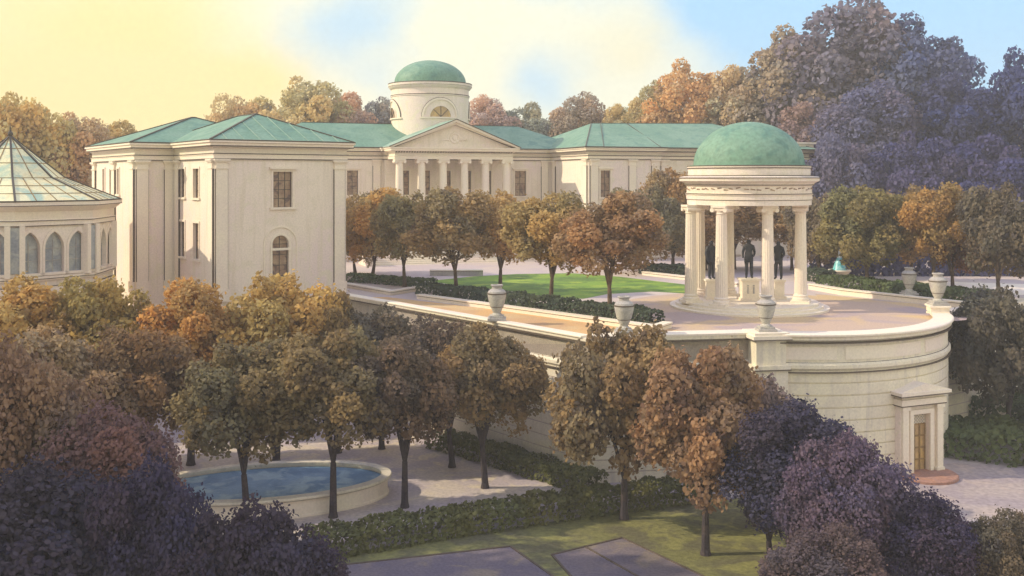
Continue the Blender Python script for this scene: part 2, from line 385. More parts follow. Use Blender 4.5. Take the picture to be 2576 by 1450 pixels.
# raised panels in the parapet band
for i0, i1 in ((2,8),(9,20),(21,30)):
    seg = aw[i0:i1+1]
    MB().sweep(seg, [(-.02,-.35),(.035,-.35),(.035,-1.0),(-.02,-1.0)]).build('parapet_panel', 'stone_pale', bas)
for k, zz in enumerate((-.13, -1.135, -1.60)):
    MB().sweep(aw, [(-.02,zz),(.235 if k == 0 else .06 if k == 1 else .175,zz),(.235 if k == 0 else .06 if k == 1 else .175,zz-.05),(-.02,zz-.05)]).build('ink_shade_line', 'dark_line', bas)  # dark strips paint ink and shade lines under the bastion mouldings
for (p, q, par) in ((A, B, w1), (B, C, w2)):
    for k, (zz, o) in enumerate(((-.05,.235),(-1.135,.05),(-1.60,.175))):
        MB().sweep([p, q], [(-.02,zz),(o,zz),(o,zz-.05),(-.02,zz-.05)]).build('ink_shade_line', 'dark_line', par)  # same painted shade lines along the straight walls
PR = C + Vector((.55,-.35))
pr = thing('pier', 'square stone pier under the urn where the straight wall meets the bastion', 'pier', (PR.x, PR.y, LOW), pa)
MB().box(-.85,.85,-.7,.9,0,5.55).box(-.95,.95,-.8,1.0,5.55,5.75).box(-.78,.78,-.63,.8,5.75,7.05).build('shaft', 'wall_stone', pr)
MB().box(-1.0,1.0,-.85,1.0,7.05,7.22).box(-.9,.9,-.75,.9,7.22,7.36).build('cap', 'stone_pale', pr)
MB().box(-1.01,1.01,-.86,1.01,7.01,7.047).build('ink_shade_line', 'dark_line', pr); MB().box(-.97,.97,-.82,1.02,5.50,5.547).build('ink_shade_line', 'dark_line', pr)  # dark slabs paint the shade line below cap and band
w3 = thing('retaining_wall', 'lavender shaded retaining wall behind the bastion at the right edge', 'wall')
RW = [arc[-1]+Vector((-.3,.2)), E1, E2]
MB().sweep(RW, course_profile(.16, LOW)).build('wall_face', 'wall_stone', w3)
MB().sweep(RW, [(-.7,.163),(.28,.163),(.28,.29),(-.7,.29)]).build('coping', 'stone_pale', w3)

# bastion doorway (local -y faces outwards)
ang = math.atan2(50.9-59.2, 20.6-15.2)
dp = Vector(((BR-.2)*math.cos(ang), (BR-.2)*math.sin(ang)))
dr = R(22)
portal = MB()
def loc2(x, y): 
    c, s = math.cos(dr), math.sin(dr); return (dp.x + x*c - y*s, dp.y + x*s + y*c)
def lbox(mb, x0,x1,y0,y1,z0,z1):
    cs = [loc2(x0,y0),loc2(x1,y0),loc2(x1,y1),loc2(x0,y1)]
    vs = [(p[0],p[1],z0) for p in cs]+[(p[0],p[1],z1) for p in cs]
    mb.add(vs, [(0,3,2,1),(4,5,6,7),(0,1,5,4),(1,2,6,5),(2,3,7,6),(3,0,4,7)])
Z0 = LOW
wf = MB(); wall(wf, loc2(-1.35,-.75), loc2(1.35,-.75), Z0, -3.4, [(.82,1.88,Z0+.05,Z0+3.05)], .3)
lbox(wf, -1.349,-1.1,-.748,.9,Z0,-3.4); lbox(wf, 1.1,1.349,-.748,.9,Z0,-3.4)
wf.build('door_bay', 'stone', bas)
pm = MB()
for x in (-1.12, 1.12):
    lbox(pm, x-.19,x+.19,-.93,-.74,Z0+.3,-3.6501); lbox(pm, x-.25,x+.25,-.98,-.74,Z0,Z0+.3); lbox(pm, x-.25,x+.25,-.98,-.74,-3.6501,-3.4)
for x in (-.66,.66): lbox(pm, x-.12,x+.12,-.85,-.74,Z0,Z0+3.1)
lbox(pm, -.78,.78,-.85,-.74,Z0+3.1,Z0+3.32)
pm.build('door_pilaster', 'stone_pale', bas)
en = MB(); lbox(en, -1.45,1.45,-1.0,.9,-3.4,-3.1001); lbox(en, -1.38,1.38,-.9,.9,-3.1001,-2.8801); lbox(en, -1.62,1.62,-1.18,.9,-2.8801,-2.7201)
tri = [(-1.62,-2.7201),(1.62,-2.7201),(0,-2.33)]
en.add([(*loc2(x,-1.05),z) for x,z in tri]+[(*loc2(x,.9),z) for x,z in tri], [(0,1,2),(5,4,3),(0,3,4,1),(1,4,5,2),(2,5,3,0)])
en.build('door_pediment', 'stone_pale', bas)
for e_ in ((1.635,-1.195,-2.9301,-2.8831),(1.46,-1.012,-3.4501,-3.4031)):
    el = MB(); lbox(el, -e_[0],e_[0],e_[1],.9,e_[2],e_[3]); el.build('ink_shade_line', 'dark_line', bas)  # dark strips painted as shade under the door cornices
dr_ = MB(); 
def pt3(x,y,z): p = loc2(x,y); return Vector((p[0],p[1],z))
dr_.add([pt3(-.53,-.46,Z0+.05),pt3(.53,-.46,Z0+.05),pt3(.53,-.46,Z0+2.5),pt3(-.53,-.46,Z0+2.5)], [(0,1,2,3)])
door = dr_.build('door', 'pane_gold', bas)
gb = MB()
for x in (-.51,-.17,.17,.51): gb.bar(pt3(x,-.49,Z0+.05), pt3(x,-.49,Z0+2.5), .06,.05)
for k in range(5): gb.bar(pt3(-.53,-.495,Z0+.1+.6*k), pt3(.53,-.495,Z0+.1+.6*k), .05,.06)
gb.build('glazing_bars', 'wood', door)
tr = MB(); tr.add([pt3(-.53,-.455,Z0+2.5),pt3(.53,-.455,Z0+2.5),pt3(.53,-.455,Z0+3.05),pt3(-.53,-.455,Z0+3.05)], [(0,1,2,3)])
tr_o = tr.build('transom', 'pane_grey', bas)
lt = MB()
for k in range(-3,7):
    x = -.53+.176*k
    for s in (0,1):
        xa, xb = (x, x+.54) if s == 0 else (x+.54, x)
        za, zb = Z0+2.52, Z0+3.03
        # clip to the opening
        def clip(xa,za,xb,zb):
            t0,t1 = 0,1
            if xa != xb:
                ts = sorted([(-.52-xa)/(xb-xa), (.52-xa)/(xb-xa)]); t0 = max(0,ts[0]); t1 = min(1,ts[1])
            return t0,t1
        t0,t1 = clip(xa,za,xb,zb)
        if t1-t0 > .05: lt.bar(pt3(xa+(xb-xa)*t0,-.49,za+(zb-za)*t0), pt3(xa+(xb-xa)*t1,-.49,za+(zb-za)*t1), .035,.03)
lt.build('lattice', 'stone_pale', tr_o)
sp = MB(); c0 = loc2(0,-1.0)
sp.lathe([(0.0,LOW+.16),(1.55,LOW+.16),(1.6,LOW+.12),(1.6,LOW-.02)], 32, c0)
sp.build('door_step', 'brick_step', bas)

# ------------------------------------------------------------------ low garden kerbs
def kerb(pts, label, h=.32, w=.45, mat='stone_pale', name='garden_wall', cap=True):
    t = thing(name, label, 'garden wall', (0,0,0))
    MB().sweep(pts, [(-w/2,-.05),(w/2,-.05),(w/2,h-.09),(-w/2,h-.09)]).build('wall_face', mat, t)
    MB().sweep(pts, [(-w/2-.06,h-.087),(w/2+.06,h-.087),(w/2+.06,h),(-w/2-.06,h)]).build('coping', 'stone_pale', t)
    MB().sweep(pts, [(-w/2-.005,h-.13),(w/2+.005,h-.13),(w/2+.005,h-.09),(-w/2-.005,h-.09)]).build('ink_shade_line', 'dark_line', t)  # dark strip paints the shade line below the coping
    return t
k1 = [at(1055,752).xy, at(1650,834).xy, at(1680,824).xy]
kerb(k1, 'low pale kerb in front of the dark hedge beside the ochre path')
kerb([at(870,722).xy, at(985,742).xy, at(1062,730).xy], 'low grey kerb beside the corner pavilion at the start of the path', h=.3)
kerb([at(2040,728).xy, at(2120,742).xy, at(2300,762).xy, at(2478,782).xy], 'low pale kerb wall under the hedge right of the rotunda', h=.42)
kerb([at(1620,692).xy, at(1740,706).xy, at(1860,722).xy], 'short pale kerb behind the lawn left of the rotunda', h=.3)
kerb([at(1082,694).xy, at(1215,694).xy], 'low stone bench wall at the back of the lawn with shade put into its grey', h=.5, w=.6, mat='grey_stone')  # darker grey stone puts the shaded face into the colour

# ------------------------------------------------------------------ corner pavilion (left)
pv = thing('corner_pavilion', 'tall cream corner pavilion with arched doorway and green hipped roofs at left', 'building', (P0.x, P0.y, 0), R(36))
Zc, Ze = 9.25, 10.42
wm = MB()
op_f = [(3.84,5.15,6.14,8.45), (3.78,4.90,1.0,3.75,True)]
op_s = [(7.9-6.85,7.9-5.75,6.75,8.65),(7.9-4.0,7.9-2.9,6.75,8.65),(7.9-6.85,7.9-5.75,2.75,5.1),(7.9-4.0,7.9-2.9,2.75,5.1)]
L1 = ((0,7.9),(0,0)); L1f = ((0,0),(9.0,0))
wall(wm, *L1f, LOW, Ze-.1, op_f); wall(wm, *L1, LOW, Ze-.1, op_s); wall(wm, (9,0),(9,19.4), LOW, Ze-.1)
op_l = [(3.0,3.55,6.9,8.7),(5.0,5.55,6.9,8.7),(7.0,7.55,6.9,8.7)]
L2 = ((-2.65,19.4),(-2.65,7.9))
wall(wm, (-2.65,7.9),(0,7.9), LOW, Ze-.1); wall(wm, *L2, LOW, Ze-.1, op_l); wall(wm, (9,19.4),(-2.65,19.4), LOW, Ze-.1)
wm.build('wall', 'stone', pv)
window(pv, *L1f, op_f[0], nx=3, nz=4); 
for o in op_s: window(pv, *L1, o, nx=2, nz=4, hood=False)
for o in op_l: window(pv, *L2, o, nx=2, nz=4, hood=False)
dfr = window(pv, *L1f, op_f[1], nx=2, nz=4, name='arched_doorway')
# outer relieving arch
ar = MB(); cx, zs = 4.34, 3.75
for r0, r1, o in ((1.08,1.16,.05),):
    o_ = arc_pts(cx, zs, r1, 20); i_ = arc_pts(cx, zs, r0, 20); n = len(o_)
    o_ = [(cx-r1,-2.0)]+o_+[(cx+r1,-2.0)]; i_ = [(cx-r0,-2.0)]+i_+[(cx+r0,-2.0)]; n = len(o_)
    vs = [(x,-o,z) for x,z in o_]+[(x,-o,z) for x,z in i_]+[(x,.02,z) for x,z in o_]+[(x,.02,z) for x,z in i_]
    fs = []
    for i in range(n-1): fs += [(i,i+1,n+i+1,n+i),(i,i+1,2*n+i+1,2*n+i),(n+i,n+i+1,3*n+i+1,3*n+i)]
    ar.add(vs, fs)
ar.box(cx-.70,cx+.70,-.08,.02,3.35,3.50)
ar.build('relieving_arch', 'stone_pale', pv)
ring = [(0,0),(9,0),(9,19.4),(-2.65,19.4),(-2.65,7.9),(0,7.9)]
MB().sweep(ring, entab(Zc, Ze), closed=True).build('entablature', 'stone_pale', pv)
jl = MB()
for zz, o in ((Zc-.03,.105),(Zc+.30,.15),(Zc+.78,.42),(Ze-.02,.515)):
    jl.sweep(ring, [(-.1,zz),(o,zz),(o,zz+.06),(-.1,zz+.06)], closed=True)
jl.build('ink_shade_line', 'dark_line', pv)  # cornice shade and ink lines painted as dark strips
def pilaster(root, p, d, w, z0, z1, mat='stone_pale', o=.14):
    """p: point on the wall, d: wall direction; outside on the right"""
    p = Vector(p); d = Vector(d).normalized(); n = Vector((d.y,-d.x)); mb = MB()
    def bx(a,b,o1,z0,z1):
        cs = [p+d*a-n*.05, p+d*b-n*.05, p+d*b+n*o1, p+d*a+n*o1]
        vs = [(c.x,c.y,z0) for c in cs]+[(c.x,c.y,z1) for c in cs]
        mb.add(vs, [(0,3,2,1),(4,5,6,7),(0,1,5,4),(1,2,6,5),(2,3,7,6),(3,0,4,7)])
    bx(-w/2,w/2,o,z0,z1-.62); bx(-w/2-.05,w/2+.05,o+.05,z1-.62,z1-.54); bx(-w/2,w/2,o+.003,z1-.54,z1-.22)
    bx(-w/2-.07,w/2+.07,o+.07,z1-.22,z1-.12); bx(-w/2-.14,w/2+.14,o+.13,z1-.12,z1-.003)
    bx(-w/2-.06,w/2+.06,o+.06,z0-.3,z0+.45)
    r = mb.build('pilaster', mat, root)
    eb = MB()
    for s in (-w/2-.012, w/2+.012):
        c = p+d*s; eb.add([(c.x-d.x*.012-n.x*.02,c.y-d.y*.012-n.y*.02,z0),(c.x+d.x*.012-n.x*.02,c.y+d.y*.012-n.y*.02,z0),(c.x+d.x*.012+n.x*(o-.03),c.y+d.y*.012+n.y*(o-.03),z0),(c.x-d.x*.012+n.x*(o-.03),c.y-d.y*.012+n.y*(o-.03),z0)] +
                          [(c.x-d.x*.012-n.x*.02,c.y-d.y*.012-n.y*.02,z1-.63),(c.x+d.x*.012-n.x*.02,c.y+d.y*.012-n.y*.02,z1-.63),(c.x+d.x*.012+n.x*(o-.03),c.y+d.y*.012+n.y*(o-.03),z1-.63),(c.x-d.x*.012+n.x*(o-.03),c.y-d.y*.012+n.y*(o-.03),z1-.63)],
                         [(0,3,2,1),(4,5,6,7),(0,1,5,4),(1,2,6,5),(2,3,7,6),(3,0,4,7)])
    # thin dark strip painting an ink and shade line each side of the pilaster
    eb.build('ink_shade_strip', 'dark_line', r)
    return r
for (p, d) in (((.42,0),(1,0)), ((8.5,0),(1,0)), ((0,.5),(0,-1)), ((0,7.2),(0,-1)), ((-.35,7.9),(1,0)), ((-2.2,7.9),(1,0)), ((-2.65,8.4),(0,-1)), ((-2.65,18.8),(0,-1)), ((-2.65,13.2),(0,-1)), ((9,.6),(0,1))):
    pilaster(pv, p, d, .75, 0.6, Zc-.005)
bb = MB(); bb.sweep(ring, [(-.1,-.9),(.10,-.9),(.10,-.62),(.06,-.58),(-.1,-.58)], closed=True); bb.build('plinth_band', 'stone_pale', pv)
r1 = MB(); c, r = hip(r1, -.42,9.42,-.42,13.0,Ze+.02,12.45,'y',5.0); r1.build('roof', 'copper', pv)
rl = MB(); hip_lines(rl, c[:2]+[(9.42,13.0,Ze),(-.42,13.0,Ze)], r, 'y'); 
r2 = MB(); c2, rr2 = hip(r2, -3.07,9.42,7.48,19.82,Ze+.03,12.6,'x',6.1); r2.build('roof', 'copper', pv)
hip_lines(rl, c2, rr2, 'x')
rl.build('roof_ridge', 'bronze_edge', pv)
# standing seams on the front slope
sm = MB()
apex = Vector(r[0])
for k in range(1,9):
    t = k/9; e = Vector((-.42+9.84*t,-.42,Ze+.03))
    f_ = min(1.0, 2*min(t,1-t)+.02); top = e + Vector((0, (apex.y+.42)*f_, (apex.z-Ze)*f_)); sm.bar(e, top, .04, .05)
sm.build('standing_seam', 'copper_pale', pv)

# ------------------------------------------------------------------ palace (centre and right)
O = Vector((-5.55, 97.0)); PA = R(20)
pal = thing('palace', 'long cream palace with green roofs and domed tower and columned portico', 'building', (O.x, O.y, 0), PA)
Ec, Ee = 9.9, 11.05
wm = MB()
# window openings: (s0,s1,zb,zt)
def row(xs, w, zb, zt, x0): return [(x-x0-w/2, x-x0+w/2, zb, zt) for x in xs]
WL = ((-19,4),(-6.2,4)); opsL = row([-9.3,-13.5,-17.7], 1.1, 6.4, 8.8, -19) + row([-9.3,-13.5], 1.1, 2.2, 4.8, -19)
WP = ((-6.2,3.2),(6.2,3.2)); opsP = row([-4.3,-2.15,0.0,2.15,4.3], 1.0, 6.4, 8.8, -6.2) + row([-4.3,-2.15,2.15,4.3], 1.0, 1.6, 4.6, -6.2)
WR = ((6.2,4),(11.8,4)); opsR = row([8.3], 1.25, 6.2, 8.8, 6.2) + row([8.3], 1.25, 2.0, 4.8, 6.2)
WS = ((11.8,4),(11.8,-5.4)); opsS = []
W1 = ((11.8,-5.4),(19.6,-5.4)); ops1 = row([13.6], 1.05, 6.2, 8.8, 11.8) + row([13.6], 1.05, 1.8, 4.8, 11.8)
W1s = ((19.6,-5.4),(19.6,-4.9)); W2 = ((19.6,-4.9),(37.5,-4.9)); ops2 = row([22.0,26.5,31,35], 1.05, 6.2, 8.5, 19.6) + row([22.0,26.5,31,35], 1.05, 1.8, 4.6, 19.6)
for wl, op in ((WL,opsL),(WP,opsP),(WR,opsR),(WS,opsS),(W1,ops1),(W1s,[]),(W2,ops2)):
    wall(wm, *wl, 0, Ee-.1, op)
wall(wm, (-6.2,4),(-6.2,3.2), 0, Ee-.1); wall(wm, (6.2,3.2),(6.2,4), 0, Ee-.1)
wall(wm, (37.5,-4.9),(37.5,15), 0, Ee-.1); wall(wm, (37.5,15),(-19,15), 0, Ee-.1); wall(wm, (-19,15),(-19,4), 0, Ee-.1)
wm.build('wall', 'stone', pal)
for wl, op in ((WL,opsL),(WP,opsP),(WR,opsR),(W1,ops1),(W2,ops2)):
    for o in op: window(pal, *wl, o, nx=2, nz=4, hood=(wl is not WP))
ring1 = [(-19,4),(-6.2,4),(-6.2,3.2),(6.2,3.2),(6.2,4),(11.8,4),(11.8,-5.4),(19.6,-5.4),(19.6,-4.9),(37.5,-4.9),(37.5,15),(-19,15)]
MB().sweep(ring1, entab(Ec, Ee, .55), closed=True).build('entablature', 'stone_pale', pal)
jl = MB()
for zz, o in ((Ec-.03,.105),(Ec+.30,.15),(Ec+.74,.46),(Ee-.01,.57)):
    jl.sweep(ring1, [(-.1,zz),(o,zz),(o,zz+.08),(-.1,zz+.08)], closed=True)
jl.build('ink_shade_line', 'dark_line', pal)  # dark strips stand for ink and shade lines of the entablature
for (p, d) in (((-6.9,4),(1,0)), ((6.9,4),(1,0)), ((11.0,4),(1,0)), ((11.8,3.2),(0,-1)), ((11.8,-4.8),(0,-1)), ((12.4,-5.4),(1,0)), ((19.0,-5.4),(1,0)), ((16.5,-5.4),(1,0)), ((20.3,-4.9),(1,0)), ((24.2,-4.9),(1,0)), ((28.8,-4.9),(1,0)), ((33.2,-4.9),(1,0)), ((36.8,-4.9),(1,0)), ((-11.4,4),(1,0)), ((-15.6,4),(1,0))):
    pilaster(pal, p, d, .75, 0.5, Ec-.005)
# portico
pf = MB(); pf.box(-6.3,6.3,-.3,3.15,.0,1.1); 
pf.build('portico_floor', 'stone_pale', pal)
stp = MB()
for k in range(7): stp.box(-8.6+.0,8.6,-.3-.42*(k+1),-.3-.42*k+.01,0,1.1-.155*(k+1)+.0)
stp.build('steps', 'stone_pale', pal)
for x in (-9.1,9.1): MB().box(x-.45,x+.45,-3.6,-.3,0,1.25).build('stair_cheek', 'stone', pal)
def column(root, x, y, z0, z1, r, seg=20, mat='stone_pale', ionic=True, name='column'):
    h = z1-z0
    prof = [(r*1.38,z0),(r*1.38,z0+.10),(r*1.32,z0+.16),(r*1.15,z0+.2),(r*1.22,z0+.26),(r*1.02,z0+.32)]
    for i in range(7):
        t = i/6; prof.append((r*(1-.16*t**1.6), z0+.34+(h-.34-.5)*t))
    zt = z1-.46
    prof += [(r*.92,zt),(r*.92,zt+.05),(r*.86,zt+.08),(r*1.0,zt+.2)]
    mb = MB().lathe(prof, seg, (x,y))
    c_ = mb.build(name, mat, root, smooth=True)
    cap = MB(); cap.box(x-r*1.28,x+r*1.28,y-r*1.15,y+r*1.15,z1-.14,z1-.004)
    for sx in (-1,1):
        cap.tube((x+sx*r*1.05,y-r*1.08,z1-.27),(x+sx*r*1.05,y+r*1.08,z1-.27),r*.36,seg=12)
    cap.box(x-r*1.05,x+r*1.05,y-r*.98,y+r*.98,z1-.30,z1-.15)
    cap.build('capital', mat, c_)
    return c_
for x in (-5.45,-3.27,-1.09,1.09,3.27,5.45): column(pal, x, .45, 1.1, Ec, .42)
pe = MB()
pe.sweep([(-6.0,3.2),(-6.0,0.05),(6.0,0.05),(6.0,3.2)], [(-.85,Ec),(.02,Ec),(.02,Ec+.26),(.07,Ec+.28),(.0,Ec+.34),(.0,Ec+.66),(.16,Ec+.7),(.45,Ec+.8),(.45,Ec+.95),(.55,Ec+1.0),(.55,Ec+1.12),(-.85,Ec+1.12)])
pe.build('portico_entablature', 'stone_pale', pal)
de = MB()
for k in range(46): de.box(-5.95+.26*k,-5.95+.26*k+.13,-.22,.06,Ec+.62,Ec+.74)
de.build('dentils', 'dark_line', pal)['kind'] = 'stuff'
px = MB(); px.box(-6.02,6.02,.03,.052,Ec-.0,Ec+.0)
zp, za, xp = Ec+1.125, 13.75, 6.6
pd = MB(); pd.add([(-xp+.5,.15,zp),(xp-.5,.15,zp),(0,.15,za-.35)], [(0,1,2)]); pd.build('tympanum', 'stone', pal)
rk = MB()
for s in (-1,1):
    for (yy, th, dz) in ((-.55,.22,0.0),(-.25,.22,-.24)):
        vs = []
        for y in (yy, 9.0 if dz == 0 else .3):
            vs += [(s*(xp+.05+dz*0),y,zp+dz*.0+ .02),(0,y,za+dz),(0,y,za+dz-th),(s*(xp-th*1.6+.0),y,zp+.02)]
        rk.add(vs, [(0,1,2,3),(7,6,5,4),(0,4,5,1),(1,5,6,2),(2,6,7,3),(3,7,4,0)])
rk.build('raking_cornice', 'stone_pale', pal)
rg = MB()
for s in (-1,1): rg.bar((s*(xp+.08),-.58,zp+.05),(0,-.58,za+.03),.08,.07)
for s in (-1,1): rg.bar((s*(xp-.62),.1,zp+.06),(0,.1,za-.43),.07,.07)
rg.build('ink_shade_line', 'dark_line', pal)  # dark bars paint ink and shade lines along the pediment
em = MB(); em.lathe([(.36,-.02),(.40,.05),(.50,.05),(.54,-.02)], 24); em.lathe([(.0,.05),(.2,.04),(.25,-.02)], 16)
for sx in (-1,1):
    for k in range(5): em.tube((sx*(.55+.16*k),-.28+.05*k,0),(sx*(.72+.16*k),-.12-.06*k,.0),.085-.01*k,.05-.006*k,6)
eo = em.build('tympanum_relief', 'stone', pal); eo.location = (0,.13,zp+.95); eo.rotation_euler = (R(90),0,0)
# roofs
def roof_slab(pts_faces, name='roof', mat='copper'):
    mb = MB(); mb.add(*pts_faces); return mb.build(name, mat, pal)
rl = MB()
x0, x1 = -19.5, 13.0
mb = MB(); c, r = hip(mb, x0, 16.0, 3.4, 15.5, Ee+.02, 13.75, 'x'); mb.build('roof', 'copper', pal)
rl.bar(r[0], r[1], .1,.1); rl.bar(c[0],c[1],.1,.1)
mb = MB()
c = [(11.25,-5.95,Ee+.03),(38.05,-5.95,Ee+.03),(38.05,15.5,Ee+.03),(11.25,15.5,Ee+.03)]; r = [(16.2,3.6,13.9),(31.0,3.6,14.15)]
mb.add(c+r, [(0,1,5,4),(1,2,5),(2,3,4,5),(3,0,4)]); mb.build('roof', 'copper', pal); hip_lines(rl, c, r, 'x', .1)
for xa, xb in ((19.4,20.3),(13.2,17.2)): rl.bar((xa,-5.9,Ee+.07),(xb,3.4,13.98),.06,.05)
mb = MB(); mb.add([(-xp,-.5,zp+.06),(0,-.5,za+.02),(xp,-.5,zp+.06),(-xp,9.5,zp+.06),(0,9.5,za+.02),(xp,9.5,zp+.06)], [(0,1,4,3),(1,2,5,4)]); mb.build('roof', 'copper_pale', pal)
rl.build('roof_ridge', 'bronze_edge', pal)
# parapet end block at the far right
MB().box(35.2,38.2,-4.9,0.2,Ee+.04,Ee+.62).box(35.0,38.4,-5.1,.4,Ee+.62,Ee+.8).build('parapet', 'stone_pale', pal)
# tower
tc = (0, 9.2); TR = 4.1
tw = MB(); tw.lathe([(TR+.05,10.6),(TR+.05,12.2),(TR,12.25),(TR,16.55),(TR+.08,16.6),(TR+.08,16.75),(TR,16.8),(TR,17.35),(TR+.12,17.4),(TR+.30,17.62),(TR+.34,17.7),(TR+.34,17.9),(TR+.26,17.98),(TR-.3,18.05)], 64, tc)
tower = tw.build('tower', 'stone', pal, smooth=True)
tj = MB()
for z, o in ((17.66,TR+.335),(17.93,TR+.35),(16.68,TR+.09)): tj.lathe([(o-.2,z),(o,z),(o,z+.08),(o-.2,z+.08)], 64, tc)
tj.build('ink_shade_line', 'dark_line', tower)  # dark rings paint shade lines round the drum
dm = MB(); dm.lathe([(TR+.0,17.99),(TR-.28,18.1)] + [( (TR-.3)*math.cos(t*PI/2/14), 18.1+2.45*math.sin(t*PI/2/14)) for t in range(15)], 64, tc)
dm.build('dome', 'copper', tower, smooth=True)
def on_drum(a, z, o): # a: angle around the drum, 0 = front
    return (tc[0]+(TR+o)*math.sin(a), tc[1]-(TR+o)*math.cos(a), z)
for a0 in (0.0, -PI/2, PI/2):
    zb = 14.35
    def arch_band(r0, r1, o0, o1):
        mb = MB(); n = 24; vs = []
        for i in range(n+1):
            t = PI*i/n
            for rr, oo in ((r0,o0),(r1,o0),(r1,o1),(r0,o1)):
                vs.append(on_drum(a0+rr*math.cos(t)/TR, zb+rr*math.sin(t), oo))
        fs = []
        for i in range(n):
            for q in range(4): fs.append((i*4+q,(i+1)*4+q,(i+1)*4+(q+1)%4,i*4+(q+1)%4))
        return mb.add(vs, fs)
    lun = arch_band(1.75, 1.95, -.05, .12).build('lunette_arch', 'stone_pale', tower)
    arch_band(1.95, 2.0, -.05, .09).build('ink_shade_line', 'dark_line', lun)  # dark band painted as the arch outline and shade
    arch_band(1.09, 1.2, -.05, .10).build('inner_arch', 'stone_pale', lun)
    mb = MB(); n = 16; vs = [on_drum(a0+1.09*math.cos(PI*i/n)/TR, zb+1.09*math.sin(PI*i/n), .035) for i in range(n+1)]
    vs.append(on_drum(a0, zb, .035)); mb.add(vs, [(i,i+1,n+1) for i in range(n)]); pn_ = mb.build('pane', 'pane_gold' if a0 == 0 else 'pane_brown', lun)
    g = MB()
    for t in (45,90,135): g.bar(on_drum(a0, zb, .06), on_drum(a0+1.09*math.cos(R(t))/TR, zb+1.09*math.sin(R(t)), .06), .05,.05)
    g.build('glazing_bars', 'bronze_edge', lun)
    sl = MB(); vs = []
    for i in range(13):
        a = a0 + (-2.15+4.3*i/12)/TR
        for z, o in ((zb-.02,-.05),(zb-.02,.16),(zb-.16,.16),(zb-.16,-.05)): vs.append(on_drum(a, z, o))
    fs = [(i*4+q,(i+1)*4+q,(i+1)*4+(q+1)%4,i*4+(q+1)%4) for i in range(12) for q in range(4)] + [(0,1,2,3),(48,51,50,49)]
    sl.add(vs, fs); sl.build('sill', 'stone_pale', lun)

# ------------------------------------------------------------------ conservatory (left edge)
CC = Vector((-31.0, 61.4)); CRr = 5.95
con = thing('conservatory', 'octagonal conservatory with pointed glazed roof and grey arched windows at left edge', 'conservatory', (CC.x, CC.y, 0), 0)
va = [R(-61+45*k) for k in range(8)]
vx = [Vector((CRr*math.cos(a), CRr*math.sin(a))) for a in va]
wm = MB(); wins = []
for k in range(8):
    p, q = vx[k], vx[(k+1)%8]; L = (q-p).length
    ops = []
    if k in (0, 7, 6, 1):
        ops = [(L*.5-.56+dx, L*.5+.56+dx, 2.55, 3.95, 'lancet') for dx in (-1.42, 0, 1.42)]
    wall(wm, p, q, LOW, 5.6, ops, .25)
    wins += [(p, q, o) for o in ops]
wm.build('wall', 'stone', con)
for p, q, o in wins: window(con, p, q, o, depth=.25, pane='pane_grey', nx=2, nz=2, name='arched_window', bar_mat='grey_stone')
MB().sweep(vx, [(-.2,5.3),(.10,5.3),(.10,5.55),(.15,5.6),(.06,5.66),(.06,6.1),(.2,6.2),(.42,6.4),(.5,6.45),(.5,6.68),(-.2,6.68)], closed=True).build('entablature', 'stone_pale', con)
jl = MB()
for z, o in ((5.27,.105),(5.56,.155),(6.42,.51),(6.66,.52),(2.2,.16),(1.75,.12)): jl.sweep(vx, [(-.1,z),(o,z),(o,z+.04),(-.1,z+.04)], closed=True)
jl.build('ink_shade_line', 'dark_line', con)  # painted ink and shade lines, dark strips round the octagon
MB().sweep(vx, [(-.1,2.1),(.10,2.1),(.15,2.2),(.15,2.36),(-.1,2.36)], closed=True).build('sill_band', 'stone_pale', con)
MB().sweep(vx, [(-.1,LOW),(.11,LOW),(.11,1.75),(-.1,1.75)], closed=True).build('plinth', 'stone_pale', con)
for k in range(8):
    n = vx[k].normalized(); t = Vector((-n.y, n.x)); c_ = vx[k]
    mb = MB()
    for s in (-1,1):
        cc = c_ + t*s*.38*1.0 - n*.12
        vs = [cc-t*.15-n*.2, cc+t*.15-n*.2, cc+t*.15+n*.28, cc-t*.15+n*.28]
        mb.prism([(x.x,x.y) for x in vs], 2.36, 5.3)
    mb.build('corner_pilaster', 'stone_pale', con)
    gl = [c_-t*.24-n*.1, c_+t*.24-n*.1, c_+t*.24+n*.06, c_-t*.24+n*.06]
    MB().prism([(x.x,x.y) for x in gl], 2.6, 5.2).build('corner_light', 'pane_grey', con)
# roof in two pitches
rf = MB(); lv = [(CRr+.45, 6.69), (CRr*.52, 8.05), (.05, 10.62)]
rings = [[Vector((r_*math.cos(a), r_*math.sin(a), z)) for a in va] for r_, z in lv]
for i in range(2):
    for k in range(8):
        a_, b_, c_, d_ = rings[i][k], rings[i][(k+1)%8], rings[i+1][(k+1)%8], rings[i+1][k]
        rf.add([a_, b_, c_, d_], [(0,1,2,3)])
rf.build('roof', 'glaze_cream', con)
rb = MB(); gbm = MB()
for k in range(8):
    for i in range(2): rb.bar(rings[i][k], rings[i+1][k], .12, .12)
    rb.bar(rings[0][k], rings[0][(k+1)%8], .12, .1)
    for i in range(2):
        for t in ((.25,.5,.75) if i == 0 else (.5,)):
            gbm.bar(rings[i][k].lerp(rings[i][(k+1)%8], t), rings[i+1][k].lerp(rings[i+1][(k+1)%8], t), .05,.05)
        for t in ((.33,.66,1.0) if i == 0 else (.35,.7)):
            gbm.bar(rings[i][k].lerp(rings[i+1][k], t), rings[i][(k+1)%8].lerp(rings[i+1][(k+1)%8], t), .06,.05)
rb.build('roof_ridge', 'bronze_edge', con); gbm.build('glazing_bars', 'wood', con)
